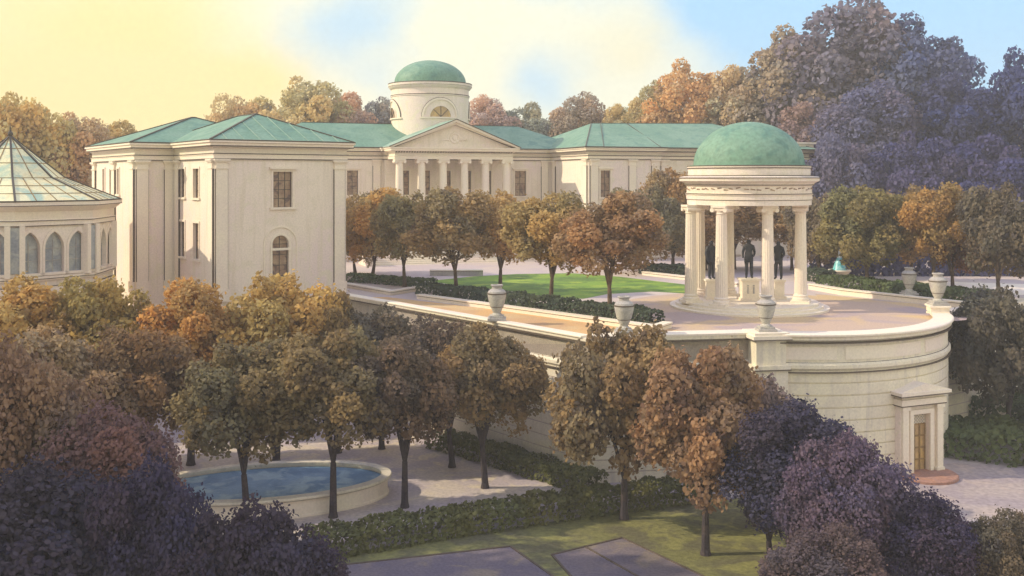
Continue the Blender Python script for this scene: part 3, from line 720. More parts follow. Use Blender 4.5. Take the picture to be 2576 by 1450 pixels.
fn = MB(); fn.lathe([(.0,11.3),(.04,11.2),(.05,10.95),(.14,10.85),(.16,10.75),(.08,10.6),(.12,10.5)], 12); fn.build('finial', 'bronze_edge', con)

# ------------------------------------------------------------------ rotunda
rot = thing('rotunda', 'open round temple with six fluted columns and a green copper dome on the paved terrace', 'rotunda', (GZ.x, GZ.y, 0))
MB().lathe([(4.85,0.0),(4.85,.13),(4.5,.135),(4.5,.27),(4.2,.275),(4.2,.42),(0,.42)], 64).build('stylobate', 'stone_pale', rot)
def fluted(root, x, y, z0, z1, r):
    mb = MB(); n = 40
    levels = [(1.36,0,0),(1.36,.12,0),(1.28,.18,0),(1.12,.22,0),(1.2,.30,0),(1.03,.36,0)]
    vs = []; k = 0; h = z1-z0
    lv = [(f,z0+z,fl) for f,z,fl in levels] + [(1-.15*t**1.5, z0+.4+(h-.95)*t, 1) for t in [i/6 for i in range(7)]] + [(.9,z1-.52,0),(.94,z1-.48,0),(.86,z1-.44,0),(1.0,z1-.28,0)]
    for f, z, fl in lv:
        for i in range(n):
            rr = r*f*(1-.07*fl*(i%2)); a = 2*PI*i/n; vs.append((x+rr*math.cos(a), y+rr*math.sin(a), z))
    fs = [(j*n+i, j*n+(i+1)%n, (j+1)*n+(i+1)%n, (j+1)*n+i) for j in range(len(lv)-1) for i in range(n)]
    mb.add(vs, fs); c_ = mb.build('column', 'stone_pale', root)
    a = math.atan2(y, x); ca, sa = math.cos(a), math.sin(a)
    def L(u, w): return (x+ca*u-sa*w, y+sa*u+ca*w)
    cap = MB(); cap.prism([L(-r*1.2,-r*1.3),L(r*1.2,-r*1.3),L(r*1.2,r*1.3),L(-r*1.2,r*1.3)], z1-.13, z1-.003)
    for s in (-1,1):
        p0 = L(-r*1.12, s*r*1.12); p1 = L(r*1.12, s*r*1.12); cap.tube((*p0,z1-.27),(*p1,z1-.27),r*.36,seg=12)
    cap.prism([L(-r*1.0,-r*1.1),L(r*1.0,-r*1.1),L(r*1.0,r*1.1),L(-r*1.0,r*1.1)], z1-.30, z1-.135)
    cap.build('capital', 'stone_pale', c_)
    ps = MB().prism([L(-r*1.5,-r*1.5),L(r*1.5,-r*1.5),L(r*1.5,r*1.5),L(-r*1.5,r*1.5)], .40, .56); ps.build('column_base', 'stone_pale', c_)
for px_, yo in ((1738,-.9),(1760,2.2),(1815,-2.75),(1833,2.65),(1931,-2.9),(2014,-1.2)):
    # two columns pair up at the left, as drawn
    y = GZ.y+yo; x = (px_-1288)/F*y
    fluted(rot, x-GZ.x, yo, .56, 6.4, .375)
en = MB(); en.lathe([(2.75,6.4),(3.78,6.4),(3.78,6.72),(3.82,6.74),(3.82,7.0),(3.88,7.02),(3.88,7.1),(3.80,7.14),(3.80,7.55),(3.9,7.6),(3.95,7.72),(4.15,7.82),(4.25,7.86),(4.25,8.0),(4.30,8.05),(4.18,8.12),(3.72,8.16),(3.72,8.62),(3.76,8.64),(3.76,8.76),(3.3,8.78)], 96)
en.build('entablature', 'stone', rot, smooth=True)
MB().lathe([(2.75,6.4),(2.75,7.9),(0,9.6)], 48).build('ceiling', 'stone_pale', rot, smooth=True)
tj = MB()
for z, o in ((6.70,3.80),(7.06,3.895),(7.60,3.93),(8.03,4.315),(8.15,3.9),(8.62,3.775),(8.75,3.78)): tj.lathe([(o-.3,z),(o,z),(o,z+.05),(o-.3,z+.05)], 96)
tj.build('ink_shade_line', 'dark_line', rot)  # dark rings painted as ink and shade lines on the entablature
# carved frieze swags
fz = MB(); random.seed(5)
for k in range(60):
    a = 2*PI*k/60+random.uniform(-.02,.02); r_ = 3.80; z = 7.38+random.uniform(-.05,.05)
    p = (r_*math.cos(a), r_*math.sin(a), z); q = (r_*math.cos(a+.07), r_*math.sin(a+.07), z+random.uniform(-.09,.09)); fz.tube(p, q, .045, .03, 6)
fz.build('carved_frieze', 'pane_brown', rot)
dm = MB(); dm.lathe([(3.60,8.77),(3.60,8.84),(3.38,8.86)] + [(3.38*math.cos(t*PI/2/18), 8.86+2.68*math.sin(t*PI/2/18)) for t in range(19)], 96)
dm.build('dome', 'copper', rot, smooth=True)

# statues and pedestals ------------------------------------------------------------------
def statue_mesh(turn):
    V = [(0,0,1.0),(0,.02,1.22),(0,.03,1.45),(0,.01,1.58),(0,-.01,1.68),(0,-.02,1.79),   # 0-5 pelvis..head top
         (.10,0,.92),(.12,.02,.5),(.13,.05,.08),(.15,-.12,.05),                            # 6-9 leg
         (-.10,0,.92),(-.11,-.05,.5),(-.12,-.02,.08),(-.14,-.2,.05),                       # 10-13
         (.20,.02,1.46),(.27,.06,1.18),(.20,-.12,1.0),                                     # 14-16 arm
         (-.20,.02,1.46),(-.28,.03,1.18),(-.27,-.05,.92),                                  # 17-19
         (0,.06,.72)]                                                                      # 20 coat tail
    E = [(0,1),(1,2),(2,3),(3,4),(4,5),(0,6),(6,7),(7,8),(8,9),(0,10),(10,11),(11,12),(12,13),(2,14),(14,15),(15,16),(2,17),(17,18),(18,19),(0,20)]
    rad = [.19,.17,.20,.075,.115,.09,.14,.10,.07,.05,.14,.10,.07,.05,.10,.075,.05,.10,.075,.05,.17]
    me = bpy.data.meshes.new('bronze_figure'); me.from_pydata(V, E, [])
    o = bpy.data.objects.new('tmp', me); COL.objects.link(o)
    bm = bmesh.new(); bm.from_mesh(me); sl = bm.verts.layers.skin.verify()
    bm.verts.ensure_lookup_table()
    for i, v in enumerate(bm.verts):
        v[sl].radius = (rad[i], rad[i]*.85); v[sl].use_root = (i == 0)
    bm.to_mesh(me); bm.free()
    md = o.modifiers.new('skin', 'SKIN'); md.use_smooth_shade = True
    sb = o.modifiers.new('sub', 'SUBSURF'); sb.levels = 2; sb.render_levels = 2
    dg = bpy.context.evaluated_depsgraph_get(); ev = o.evaluated_get(dg)
    nm = bpy.data.meshes.new_from_object(ev); bpy.data.objects.remove(o); nm.name = 'figure'
    nm.materials.clear(); nm.materials.append(M['statue'])
    for p in nm.polygons: p.use_smooth = True
    return nm
SM = statue_mesh(0)
for (u, yo, ph, pw, lab, rz) in ((1789, .6, 1.25, .62, 'dark bronze standing statue between the two left columns of the rotunda', 25),
                             (1884, .2, 1.35, 1.05, 'dark bronze standing statue on the broad cream pedestal at the rotunda centre', -10),
                             (1958, .9, 1.2, .62, 'dark bronze standing statue just right of the tall front column', -35)):
    y = GZ.y+yo; x = (u-1288)/F*y
    t = thing('bronze_statue', lab, 'statue', (x, y, .42), 0, 'statues inside the rotunda')
    pm = MB(); w = pw/2
    pm.box(-w-.1,w+.1,-w-.1,w+.1,0,.16); pm.box(-w,w,-w,w,.16,ph-.12); pm.box(-w-.08,w+.08,-w-.08,w+.08,ph-.12,ph)
    pd_ = pm.build('pedestal', 'stone_pale', t)
    if pw > 1:
        rm = MB()
        for xx in (-.18,.18): rm.tube((xx,-w-.01,.45),(xx,-w-.01,.85),.06,.05,8); rm.tube((xx,-w-.01,.9),(xx,-w-.01,.98),.06,.05,8)
        rm.build('pedestal_relief', 'grey_stone', pd_)
    f_ = bpy.data.objects.new('figure', SM); COL.objects.link(f_); f_.parent = t
    f_.location = (0,0,ph); f_.scale = (1.32,1.32,1.36); f_.rotation_euler = (0,0,R(rz))

# urns ------------------------------------------------------------------------------------
def urn_parts(t, s=1.0):
    b = MB(); b.box(-.5,.5,-.5,.5,0,.14); b.box(-.4,.4,-.4,.4,.14,.26)
    b.build('plinth', 'grey_stone', t)
    u = MB(); u.lathe([(.0,.26),(.30,.26),(.30,.32),(.20,.40),(.26,.52),(.40,.85),(.49,1.2),(.52,1.42),(.48,1.58),(.36,1.68),(.27,1.73),(.27,1.82),(.34,1.88),(.34,1.94),(.25,1.95),(.22,1.8),(0,1.78)], 28)
    uo = u.build('urn_body', 'grey_stone', t, smooth=True)
    MB().lathe([(.48,1.43),(.545,1.43),(.545,1.49),(.48,1.49)], 28).build('moulded_band', 'dark_line', uo); MB().lathe([(.28,.70),(.365,.72),(.365,.75),(.28,.75)], 28).build('moulded_band', 'dark_line', uo)
def urn(p, z, label, s=1.0, src=[None]):
    t = thing('stone_urn', label, 'urn', (p[0], p[1], z), 0, 'stone urns along the terrace edge')
    t.scale = (s,s,s)
    if src[0] is None: urn_parts(t); src[0] = t
    else:
        for ch in list(src[0].children):
            c_ = ch.copy(); COL.objects.link(c_); c_.parent = t
            for g in ch.children:
                d_ = g.copy(); COL.objects.link(d_); d_.parent = c_
    return t
def on_line(p, q, u):
    k = (u-1288)/F; d = q-p; t = (k*p.y-p.x)/(d.x-k*d.y); return p+d*t
urn(on_line(A+nAB*.02, B+nAB*.02, 1250), .25, 'grey stone urn standing alone on the sunlit coping of the long straight wall')
urn(on_line(B+Vector((.2,.35)), C+Vector((.2,.35)), 1570), .30, 'grey stone urn half hidden behind the top of the brown tree', .95)
urn((PR.x, PR.y+.05), .36, 'grey stone urn on the square pier beside the rotunda steps', .92)
ua = next(R(k/10) for k in range(-100, -600, -1) if (BC.x+(BR-.25)*math.cos(R(k/10)))/(BC.y+(BR-.25)*math.sin(R(k/10))) > (2345-1288)/F)
pu = BC + Vector((math.cos(ua), math.sin(ua)))*(BR-.25)
pedu = thing('pier', 'small pale block on the bastion rim carrying the right urn', 'pier', (pu.x, pu.y, .31), ua)
MB().box(-.5,.5,-.6,.6,0,.28).build('block', 'stone_pale', pedu); MB().box(-.58,.58,-.68,.68,.283,.38).build('cap', 'stone_pale', pedu)
urn((pu.x, pu.y), .69, 'grey stone urn on the right end of the bastion rim', .95)
p5 = at(2287, 757)
urn((p5.x, p5.y), .40, 'grey stone urn farther back on the kerb before the hedge', .92)

# oval pool -------------------------------------------------------------------------------
PC = Vector((-11.5, 46.4)); ta = R(14)
pool = thing('oval_pool', 'raised oval stone pool with blue water among the plaza trees', 'pool', (PC.x, PC.y, LOW), ta)
def oval(a, b, n=72): return [(a*math.cos(2*PI*i/n)*1.0, b*math.sin(2*PI*i/n)) for i in range(n)]
def oval_ring(mb, prof, n=72):
    a, b = 5.75, 3.0
    vs = []
    for i in range(n):
        t = 2*PI*i/n
        nx_, ny_ = math.cos(t)*b, math.sin(t)*a; l = math.hypot(nx_, ny_)
        for o, z in prof: vs.append((a*math.cos(t)+nx_/l*o, b*math.sin(t)+ny_/l*o, z))
    k = len(prof)
    return mb.add(vs, [(i*k+q, ((i+1)%n)*k+q, ((i+1)%n)*k+(q+1)%k, i*k+(q+1)%k) for i in range(n) for q in range(k)])
oval_ring(MB(), [(-.30,0),(.0,0),(.0,.10),(-.06,.14),(-.06,.72),(.02,.80),(-.30,.80)]).build('basin_wall', 'stone_pale', pool)
oval_ring(MB(), [(-.36,.803),(.10,.803),(.13,.86),(.10,.94),(-.36,.94)]).build('rim', 'wall_stone', pool)
oval_ring(MB(), [(-.2,.765),(.03,.765),(.03,.80),(-.2,.80)]).build('ink_shade_line', 'dark_line', pool)  # dark ring paints the shade line under the rim
wv = oval(5.5, 2.75); MB().add([(x,y,.72) for x,y in wv], [tuple(range(len(wv)))]).build('water', 'water', pool)

# small turquoise fountain far right
fp = at(2112, 706)
ft = thing('small_fountain', 'small turquoise fountain with white jet beyond the right hedge', 'fountain', (fp.x, fp.y, 0)); ft.scale = (.75,.75,.95)
MB().lathe([(0,.75),(.9,.75),(1.0,.9),(1.15,.9),(1.2,.8),(.5,.4),(.45,0)], 28).build('bowl', 'stone_pale', ft, smooth=True)
jt = MB().lathe([(.8,.78),(.62,1.15),(.50,1.45),(.34,1.75),(.16,2.05),(0,2.15)], 16); jt.build('water', 'teal', ft, smooth=True)
MB().lathe([(.30,1.7),(.22,2.05),(.13,2.45),(.05,2.75),(0,2.85)], 12).build('spray', 'white', ft, smooth=True)

# ------------------------------------------------------------------ foliage
HUE = []
def dab(vs, fs, tint, p, n, r, tv, rnd, hue=.5):
    HUE.append(hue)
    n = n.normalized(); a = n.orthogonal().normalized(); b = n.cross(a)
    k = len(vs); m = 6; ph = rnd.uniform(0, 6.28); e = rnd.uniform(.65, 1.0)
    for i in range(m):
        t = ph+2*PI*i/m; rr = r*rnd.uniform(.75, 1.15)
        q = p + a*(rr*math.cos(t)) + b*(rr*e*math.sin(t)); vs.append((q.x,q.y,q.z))
    fs.append(tuple(range(k,k+m))); tint.append(tv)
def leaf_mesh(name, vs, fs, tint):
    me = bpy.data.meshes.new(name); me.from_pydata(vs, [], fs); me.update()
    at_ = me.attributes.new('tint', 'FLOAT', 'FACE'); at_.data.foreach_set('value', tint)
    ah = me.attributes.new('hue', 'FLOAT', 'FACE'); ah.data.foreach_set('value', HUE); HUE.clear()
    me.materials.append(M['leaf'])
    return me
def crown_mesh(seed, nclump=26, ndab=2600, dr=.085, flat=.75, spread=.62, cr=(.22,.42), jit=.75, asp=1.0, nblot=46, stray=60, under=.5):
    rnd = random.Random(seed); vs = []; fs = []; tint = []
    cl = []
    while len(cl) < nclump:
        p = Vector((rnd.uniform(-1,1), rnd.uniform(-1,1), rnd.uniform(-.95,1)))
        if .25 < p.length < 1:
            r = rnd.uniform(*cr)
            p = p.normalized()*min(1.06-r*.75, spread*rnd.uniform(.70,1.40)); p.z = (p.z if p.z > 0 else p.z*flat)*asp
            cl.append((p, r, rnd.random(), rnd.random()))
    for k in range(1+int(asp*1.5)):
        cl.append((Vector((0,0,.05 + (0 if asp < 1.2 else (k-1)*.5))), .55, .4, .4))
    blot = []
    for _ in range(nblot):
        c, r, a, b = rnd.choice(cl); d = Vector((rnd.gauss(0,1), rnd.gauss(0,1), rnd.gauss(0,.8)-.25)).normalized()
        blot.append((c+d*r, rnd.uniform(.06,.15)))
    wts = [c[1]**2 for c in cl]
    picks = rnd.choices(cl, weights=wts, k=ndab)
    for k, (c, r, ct, ch) in enumerate(picks):
        d = Vector((rnd.gauss(0,1), rnd.gauss(0,1), rnd.gauss(0,1))).normalized()
        p = c + d*r*(rnd.uniform(.74, 1.05) if rnd.random() < .93 else rnd.uniform(1.0,1.16))
        if p.z < -.22*asp and rnd.random() < under: continue
        if asp < 1.2 and under > .3 and p.z < -.30 and math.hypot(p.x,p.y) < .42 and rnd.random() < .8: continue
        n = d*.7 + Vector((0,0,.15)) + Vector((rnd.gauss(0,jit), rnd.gauss(0,jit), rnd.gauss(0,jit)))
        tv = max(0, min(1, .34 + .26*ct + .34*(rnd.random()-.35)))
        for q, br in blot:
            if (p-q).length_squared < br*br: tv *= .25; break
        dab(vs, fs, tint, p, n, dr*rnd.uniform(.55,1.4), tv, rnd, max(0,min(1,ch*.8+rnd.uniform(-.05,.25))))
    for _ in range(ndab//stray if stray else 0):   # sprays that break the outline
        c, r, ct, ch = rnd.choice(cl)
        d = (c.normalized()*.9 + Vector((rnd.gauss(0,.6), rnd.gauss(0,.6), rnd.gauss(0,.6)))).normalized()
        p0 = c + d*r*1.10
        for q in range(7):
            p = p0 + Vector((rnd.gauss(0,.04), rnd.gauss(0,.04), rnd.gauss(0,.04)))
            dab(vs, fs, tint, p, d+Vector((rnd.gauss(0,.7), rnd.gauss(0,.7), rnd.gauss(0,.7))), dr*rnd.uniform(.6,1.1), ct*.4+rnd.uniform(.1,.4), rnd, ch)
    def span(k, q):
        z = sorted(v[k] for v in vs); return z[int(len(z)*q)], z[int(len(z)*(1-q))]
    (xa,xb), (ya,yb), (za,zb) = span(0,.006), span(1,.006), span(2,.003)
    vs = [((x-(xa+xb)/2)*2/(xb-xa), (y-(ya+yb)/2)*2/(yb-ya), (z-(za+zb)/2)*2*asp/(zb-za)) for x,y,z in vs]
    return leaf_mesh('crown', vs, fs, tint)
CROWN = [crown_mesh(11+i, 40+3*i, 22000, .034, cr=(.13,.34), spread=.70) for i in range(5)]
BIG = [crown_mesh(51+i, 64, 26000, .030, .9, .74, (.13,.32), nblot=20, stray=0, under=.1) for i in range(3)]
TALL = [crown_mesh(61+i, 105, 42000, .030, .9, .76, (.14,.32), asp=1.75, nblot=26, stray=0, under=.1) for i in range(3)]
NEAR = [crown_mesh(81+i, 54, 40000, .026, .8, .70, (.17,.38), nblot=24) for i in range(2)]
TR = random.Random(3)
def trunk(parent, h, hc, cr, r0, mat, cz, seed):
    """h: where limbs start, hc: crown mid height, cr: crown radius"""
    rnd = random.Random(seed); mb = MB()
    lean = Vector((rnd.uniform(-.15,.15), rnd.uniform(-.15,.15), 0))
    mb.tube((0,0,-.15),(0,0,.25), r0*1.7, r0*1.12, 9)
    mb.tube((0,0,.24), Vector((0,0,h))+lean, r0*1.12, r0*.82, 9)
    base = Vector((0,0,h-.05))+lean
    for k in range(6):
        a = 2*PI*k/6+rnd.uniform(-.4,.4); e = rnd.uniform(.22,.58)*cr
        mid = base + Vector((math.cos(a)*e*.4, math.sin(a)*e*.4, (hc-h)*.55)); end = base + Vector((math.cos(a)*e, math.sin(a)*e, (hc-h)*1.0+rnd.uniform(0,.3*cr)))
        mb.tube(base, mid, r0*.60, r0*.45, 6); mb.tube(mid, end, r0*.45, r0*.14, 6)
        for q in range(2):
            a2 = a + rnd.uniform(-.9,.9); e2 = mid + Vector((math.cos(a2)*e*.7, math.sin(a2)*e*.7, (hc-h)*rnd.uniform(.3,.6))); mb.tube(mid, e2, r0*.2, r0*.07, 5)
    return mb.build('trunk', mat, parent, smooth=True)
NT = [0]
def tree(u, vb, zg, uc, vt, vbot, wpx, color, label, kind='m', group=None, y=None, name='autumn_tree', bark='bark', cat='tree', depth=1.0):
    """u,vb: foot in the survey; uc: crown centre; vt,vbot: crown top and bottom; wpx: crown width"""
    NT[0] += 1; i = NT[0]
    if y is None: p = at(u, vb, zg); y = p.y
    else: p = Vector(((u-1288)/F*y, y, zg))
    ppm = F/y
    zt, zb = hz(vt, y), hz(vbot, y); rz = (zt-zb)/2; rx = wpx/2/ppm; cz = (zt+zb)/2; cx = (uc-1288)/F*y
    t = thing(name, label, cat, (p.x, p.y, zg), 0, group)
    tall = kind == 'b' and rz/rx > 1.35
    me = TALL if tall else {'m': CROWN, 'b': BIG, 'n': NEAR}[kind]; me = me[i % len(me)]
    c = bpy.data.objects.new('crown', me); COL.objects.link(c); c.parent = t
    c.location = (cx-p.x, 0, cz-zg); c.scale = (rx/1.0, rx/1.0*depth, rz/(1.75 if tall else 1.0)); c.rotation_euler = (0,0,i*2.4)
    if abs(depth-1) > .01: c.rotation_euler = (0,0,0)
    j = random.Random(i); f = lambda q: q*j.uniform(.92,1.08)
    c.color = (f(color[0]), f(color[1]), f(color[2]), 1)
    h = max(.5, (zb-zg)+.10*rz)
    tr_ = trunk(t, h*.62, cz-zg, rx*.9, max(.08, min(.5, .0155*(zt-zg)+.03)), bark, 0, i)
    return t
GOLD=(.54,.385,.15); ORANGE=(.44,.295,.13); BROWN=(.33,.24,.13); OLIVE=(.30,.245,.125); DBROWN=(.22,.17,.13)
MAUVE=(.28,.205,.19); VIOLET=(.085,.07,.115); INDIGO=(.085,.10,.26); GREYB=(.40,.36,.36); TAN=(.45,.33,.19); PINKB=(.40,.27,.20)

g1 = 'autumn trees along the terrace before the palace'
for a in [
 (893,690,0, 895,492,655,129, (.43,.30,.165), 'small brown tree pressed against the right corner of the pavilion'),
 (937,702,0, 945,478,650,206, (.55,.37,.17), 'orange brown tree with straight trunk below the left end of the portico'),
 (1018,722,0, 1025,490,648,165, (.42,.325,.165), 'olive brown tree with thin dark trunk before the portico steps'),
 (1148,742,0, 1140,478,655,224, (.42,.325,.165), 'olive tree with forked trunk before the middle of the portico'),
 (1258,736,0, 1258,486,652,177, (.55,.37,.17), 'narrow orange tree behind the urn on the straight wall'),
 (1385,776,0, 1385,490,668,236, (.42,.325,.165), 'broad olive brown tree standing on the hedge at the lawn edge'),
 (1535,802,0, 1535,488,688,265, (.43,.30,.165), 'large brown tree at the lawn corner closest to the rotunda'),
 (1625,690,0, 1620,474,640,200, (.31,.235,.165), 'dark brown tree before the right wing, behind the large brown tree'),
 (1693,682,0, 1690,432,640,177, (.43,.30,.165), 'brown tree with pale gap round its trunk left of the rotunda'),
]: tree(*a, group=g1)
g2 = 'autumn trees behind the rotunda'
for a in [
 (1775,680,0, 1775,492,612,190, (.43,.30,.165), 'brown tree seen between the left pair of rotunda columns'),
 (1848,678,0, 1850,494,606,190, (.43,.30,.165), 'dark brown tree behind the central statue'),
 (1992,680,0, 1985,497,612,190, (.43,.30,.165), 'reddish brown tree behind the right statue'),
 (2062,700,0, 2060,496,660,156, (.31,.235,.165), 'dark tree just right of the rotunda columns'),
]: tree(*a, group=g2)
g3 = 'trees behind the right hand hedge'
for a in [
 (2185,732,0, 2172,475,665,218, OLIVE, 'olive tree with forked trunk right of the small fountain'),
 (2287,714,0, 2288,474,650,206, OLIVE, 'grey olive tree behind the farther urn'),
 (2350,744,0, 2365,468,640,195, ORANGE, 'orange tipped tree directly above the bastion rim urn'),
 (2397,742,0, 2420,500,680,172, (.26,.12,.06), 'rusty brown tree beside the orange tipped one'),
 (2515,764,0, 2525,470,690,206, DBROWN, 'dark brown tree at the far right edge of the terrace'),
]: tree(*a, group=g3)
tree(2537,1112,LOW, 2525,735,1010,255, (.14,.13,.11), 'dark olive tree standing below the terrace at the right edge', name='dark_tree', bark='bark_dark')

g4 = 'autumn trees on the lower ground round the pool'
for a in [
 (40,1190,LOW, 40,705,1002,330, GOLD, 'golden tree under the conservatory at the left edge'),
 (235,1180,LOW, 235,704,972,270, GOLD, 'golden tree below the right end of the conservatory'),
 (480,1170,LOW, 490,706,972,280, GOLD, 'golden tree under the side windows of the pavilion'),
 (695,1165,LOW, 700,700,972,310, GOLD, 'tallest golden tree under the arched doorway of the pavilion'),
 (850,1140,LOW, 850,745,982,230, BROWN, 'brown gold tree below the right corner of the pavilion'),
 (960,1130,LOW, 960,775,1002,240, DBROWN, 'dark brown tree at the top of the pool trees where the wall begins'),
 (345,1260,LOW, 350,830,1102,280, BROWN, 'brown tree behind the left end of the pool'),
 (150,1290,LOW, 150,830,1122,320, TAN, 'tan tree in the left mass beside the golden pair'),
 (622,1312,LOW, 620,870,1132,330, OLIVE, 'olive brown tree whose dark trunk crosses the left half of the pool'),
 (838,1302,LOW, 845,840,1092,310, OLIVE, 'brown tree whose trunk crosses the right half of the pool'),
 (1018,1277,LOW, 1010,850,1102,270, DBROWN, 'dark tree with slim trunk on the pale gravel right of the pool'),
 (1137,1176,LOW, 1115,805,1052,240, DBROWN, 'dark tree behind the slim trunk next to the right hedge'),
 (1220,1228,LOW, 1240,822,1067,270, BROWN, 'red brown tree with spreading limbs at the tip of the pale gravel'),
 (1570,1306,LOW, 1555,826,1162,330, BROWN, 'broad brown tree standing by the long hedge before the shaded wall'),
 (1775,1396,LOW, 1780,885,1235,330, (.36,.235,.14), 'reddish brown tree on the olive lawn with thin trunk'),
 (1925,1330,LOW, 1935,955,1242,260, MAUVE, 'mauve brown tree before the curved bastion wall'),
]: tree(*a, group=g4, bark='bark_dark')
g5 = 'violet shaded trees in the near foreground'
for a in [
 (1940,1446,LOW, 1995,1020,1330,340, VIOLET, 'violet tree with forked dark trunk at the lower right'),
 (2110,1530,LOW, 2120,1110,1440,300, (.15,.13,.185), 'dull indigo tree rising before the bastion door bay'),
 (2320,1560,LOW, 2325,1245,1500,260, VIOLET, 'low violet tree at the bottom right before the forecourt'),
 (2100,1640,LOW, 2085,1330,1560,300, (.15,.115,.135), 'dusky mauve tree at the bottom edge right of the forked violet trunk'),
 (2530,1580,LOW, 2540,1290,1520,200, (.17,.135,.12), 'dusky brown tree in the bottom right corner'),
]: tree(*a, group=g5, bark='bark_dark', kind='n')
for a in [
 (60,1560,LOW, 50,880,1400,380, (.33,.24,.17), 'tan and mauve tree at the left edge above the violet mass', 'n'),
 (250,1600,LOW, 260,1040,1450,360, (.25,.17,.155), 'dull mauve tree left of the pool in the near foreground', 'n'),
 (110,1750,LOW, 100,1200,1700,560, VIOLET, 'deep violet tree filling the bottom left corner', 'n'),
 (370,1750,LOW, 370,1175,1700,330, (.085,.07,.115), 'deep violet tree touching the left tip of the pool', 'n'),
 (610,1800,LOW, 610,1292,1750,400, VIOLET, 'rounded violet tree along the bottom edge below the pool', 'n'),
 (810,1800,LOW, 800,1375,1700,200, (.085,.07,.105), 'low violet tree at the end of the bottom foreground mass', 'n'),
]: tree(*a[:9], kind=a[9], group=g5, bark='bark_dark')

for k, (x, y, h_, w_, lab) in enumerate([(-27,28.5,23,9,'tall dusky unseen tree added outside the left edge nearest the viewer for its shade'),(-30,35.5,22,8,'tall dusky unseen tree added outside the left edge to shade the lawn')]):
    t = thing('added_shade_tree', lab, 'tree', (x,y,LOW), 0, g5)  # unseen trees added to cast shade over the lower garden
    c = bpy.data.objects.new('crown', BIG[k]); COL.objects.link(c); c.parent = t; c.location = (0,0,h_*.6); c.scale = (w_*.62,w_*.62,h_*.42); c.color = (.16,.13,.15,1)
    trunk(t, h_*.25, h_*.6, w_*.6, .45, 'bark_dark', 0, 900+k)
# background wood -------------------------------------------------------------------------
g6 = 'large trees behind the palace'
bg = [
 # u, y, uc, vt, vbot, w, colour, label
 (40,100, 40,243,560,270, (0.661,0.512,0.228), 'pale golden tree behind the conservatory spire at the left edge'),
 (180,104, 170,300,560,260, (0.614,0.486,0.264), 'tan tree between the conservatory spire and the pavilion'),
 (290,108, 285,312,560,220, (0.590,0.461,0.252), 'small tan tree at the far left end of the pavilion roof'),
 (600,135, 610,250,480,190, (0.661,0.538,0.288), 'golden tree behind the pavilion roof peak'),
 (745,135, 745,210,480,280, (0.649,0.538,0.312), 'tall golden tree behind the left palace roof'),
 (860,138, 865,240,480,190, (0.590,0.486,0.324), 'tan grey tree left of the domed tower'),
 (955,140, 955,255,480,130, GREYB, 'grey tree touching the left side of the domed tower'),
 (1225,140, 1225,248,480,170, (0.543,0.486,0.408), 'mauve grey tree touching the right side of the domed tower'),
 (1325,142, 1325,265,480,160, (.42,.37,.34), 'low grey tree above the right palace roof ridge'),
 (1462,140, 1460,243,480,160, (.47,.41,.33), 'rounded grey green tree above the right palace roof'),
 (1560,136, 1560,270,480,140, (0.590,0.474,0.300), 'low tan tree beside the tall orange one'),
 (1700,132, 1720,165,500,220, (0.637,0.474,0.240), 'tall orange tree above the right palace wing'),
 (1640,134, 1640,215,480,120, (0.614,0.474,0.264), 'orange tan tree at the left foot of the great tree'),
 (1850,130, 1850,180,560,230, (0.566,0.461,0.336), 'pinkish tan tree directly above the rotunda dome'),
 (1985,128, 1985,90,600,330, (.40,.335,.26), 'bronze green shoulder tree left of the highest crown'),
 (2150,126, 2130,16,620,400, (.25,.25,.28), 'highest grey tree of the wood on the right'),
 (2020,118, 2030,270,600,240, (.34,.27,.26), 'mauve tree just right of the rotunda dome'),
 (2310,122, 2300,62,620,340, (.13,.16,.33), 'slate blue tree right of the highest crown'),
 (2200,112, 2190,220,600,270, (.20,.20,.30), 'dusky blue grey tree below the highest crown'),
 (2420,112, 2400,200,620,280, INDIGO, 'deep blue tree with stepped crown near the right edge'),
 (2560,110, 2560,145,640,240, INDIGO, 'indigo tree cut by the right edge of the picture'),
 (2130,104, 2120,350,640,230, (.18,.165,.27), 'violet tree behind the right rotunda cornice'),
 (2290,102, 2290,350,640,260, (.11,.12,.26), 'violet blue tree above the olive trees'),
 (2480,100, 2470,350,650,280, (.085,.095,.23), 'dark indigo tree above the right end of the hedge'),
]
for u, y, uc, vt, vb_, w, colr, lab in bg:
    tree(u, 0, 0, uc, vt, vb_, w, colr, lab, kind='b', group=g6, y=y, name='forest_tree', depth=.9)
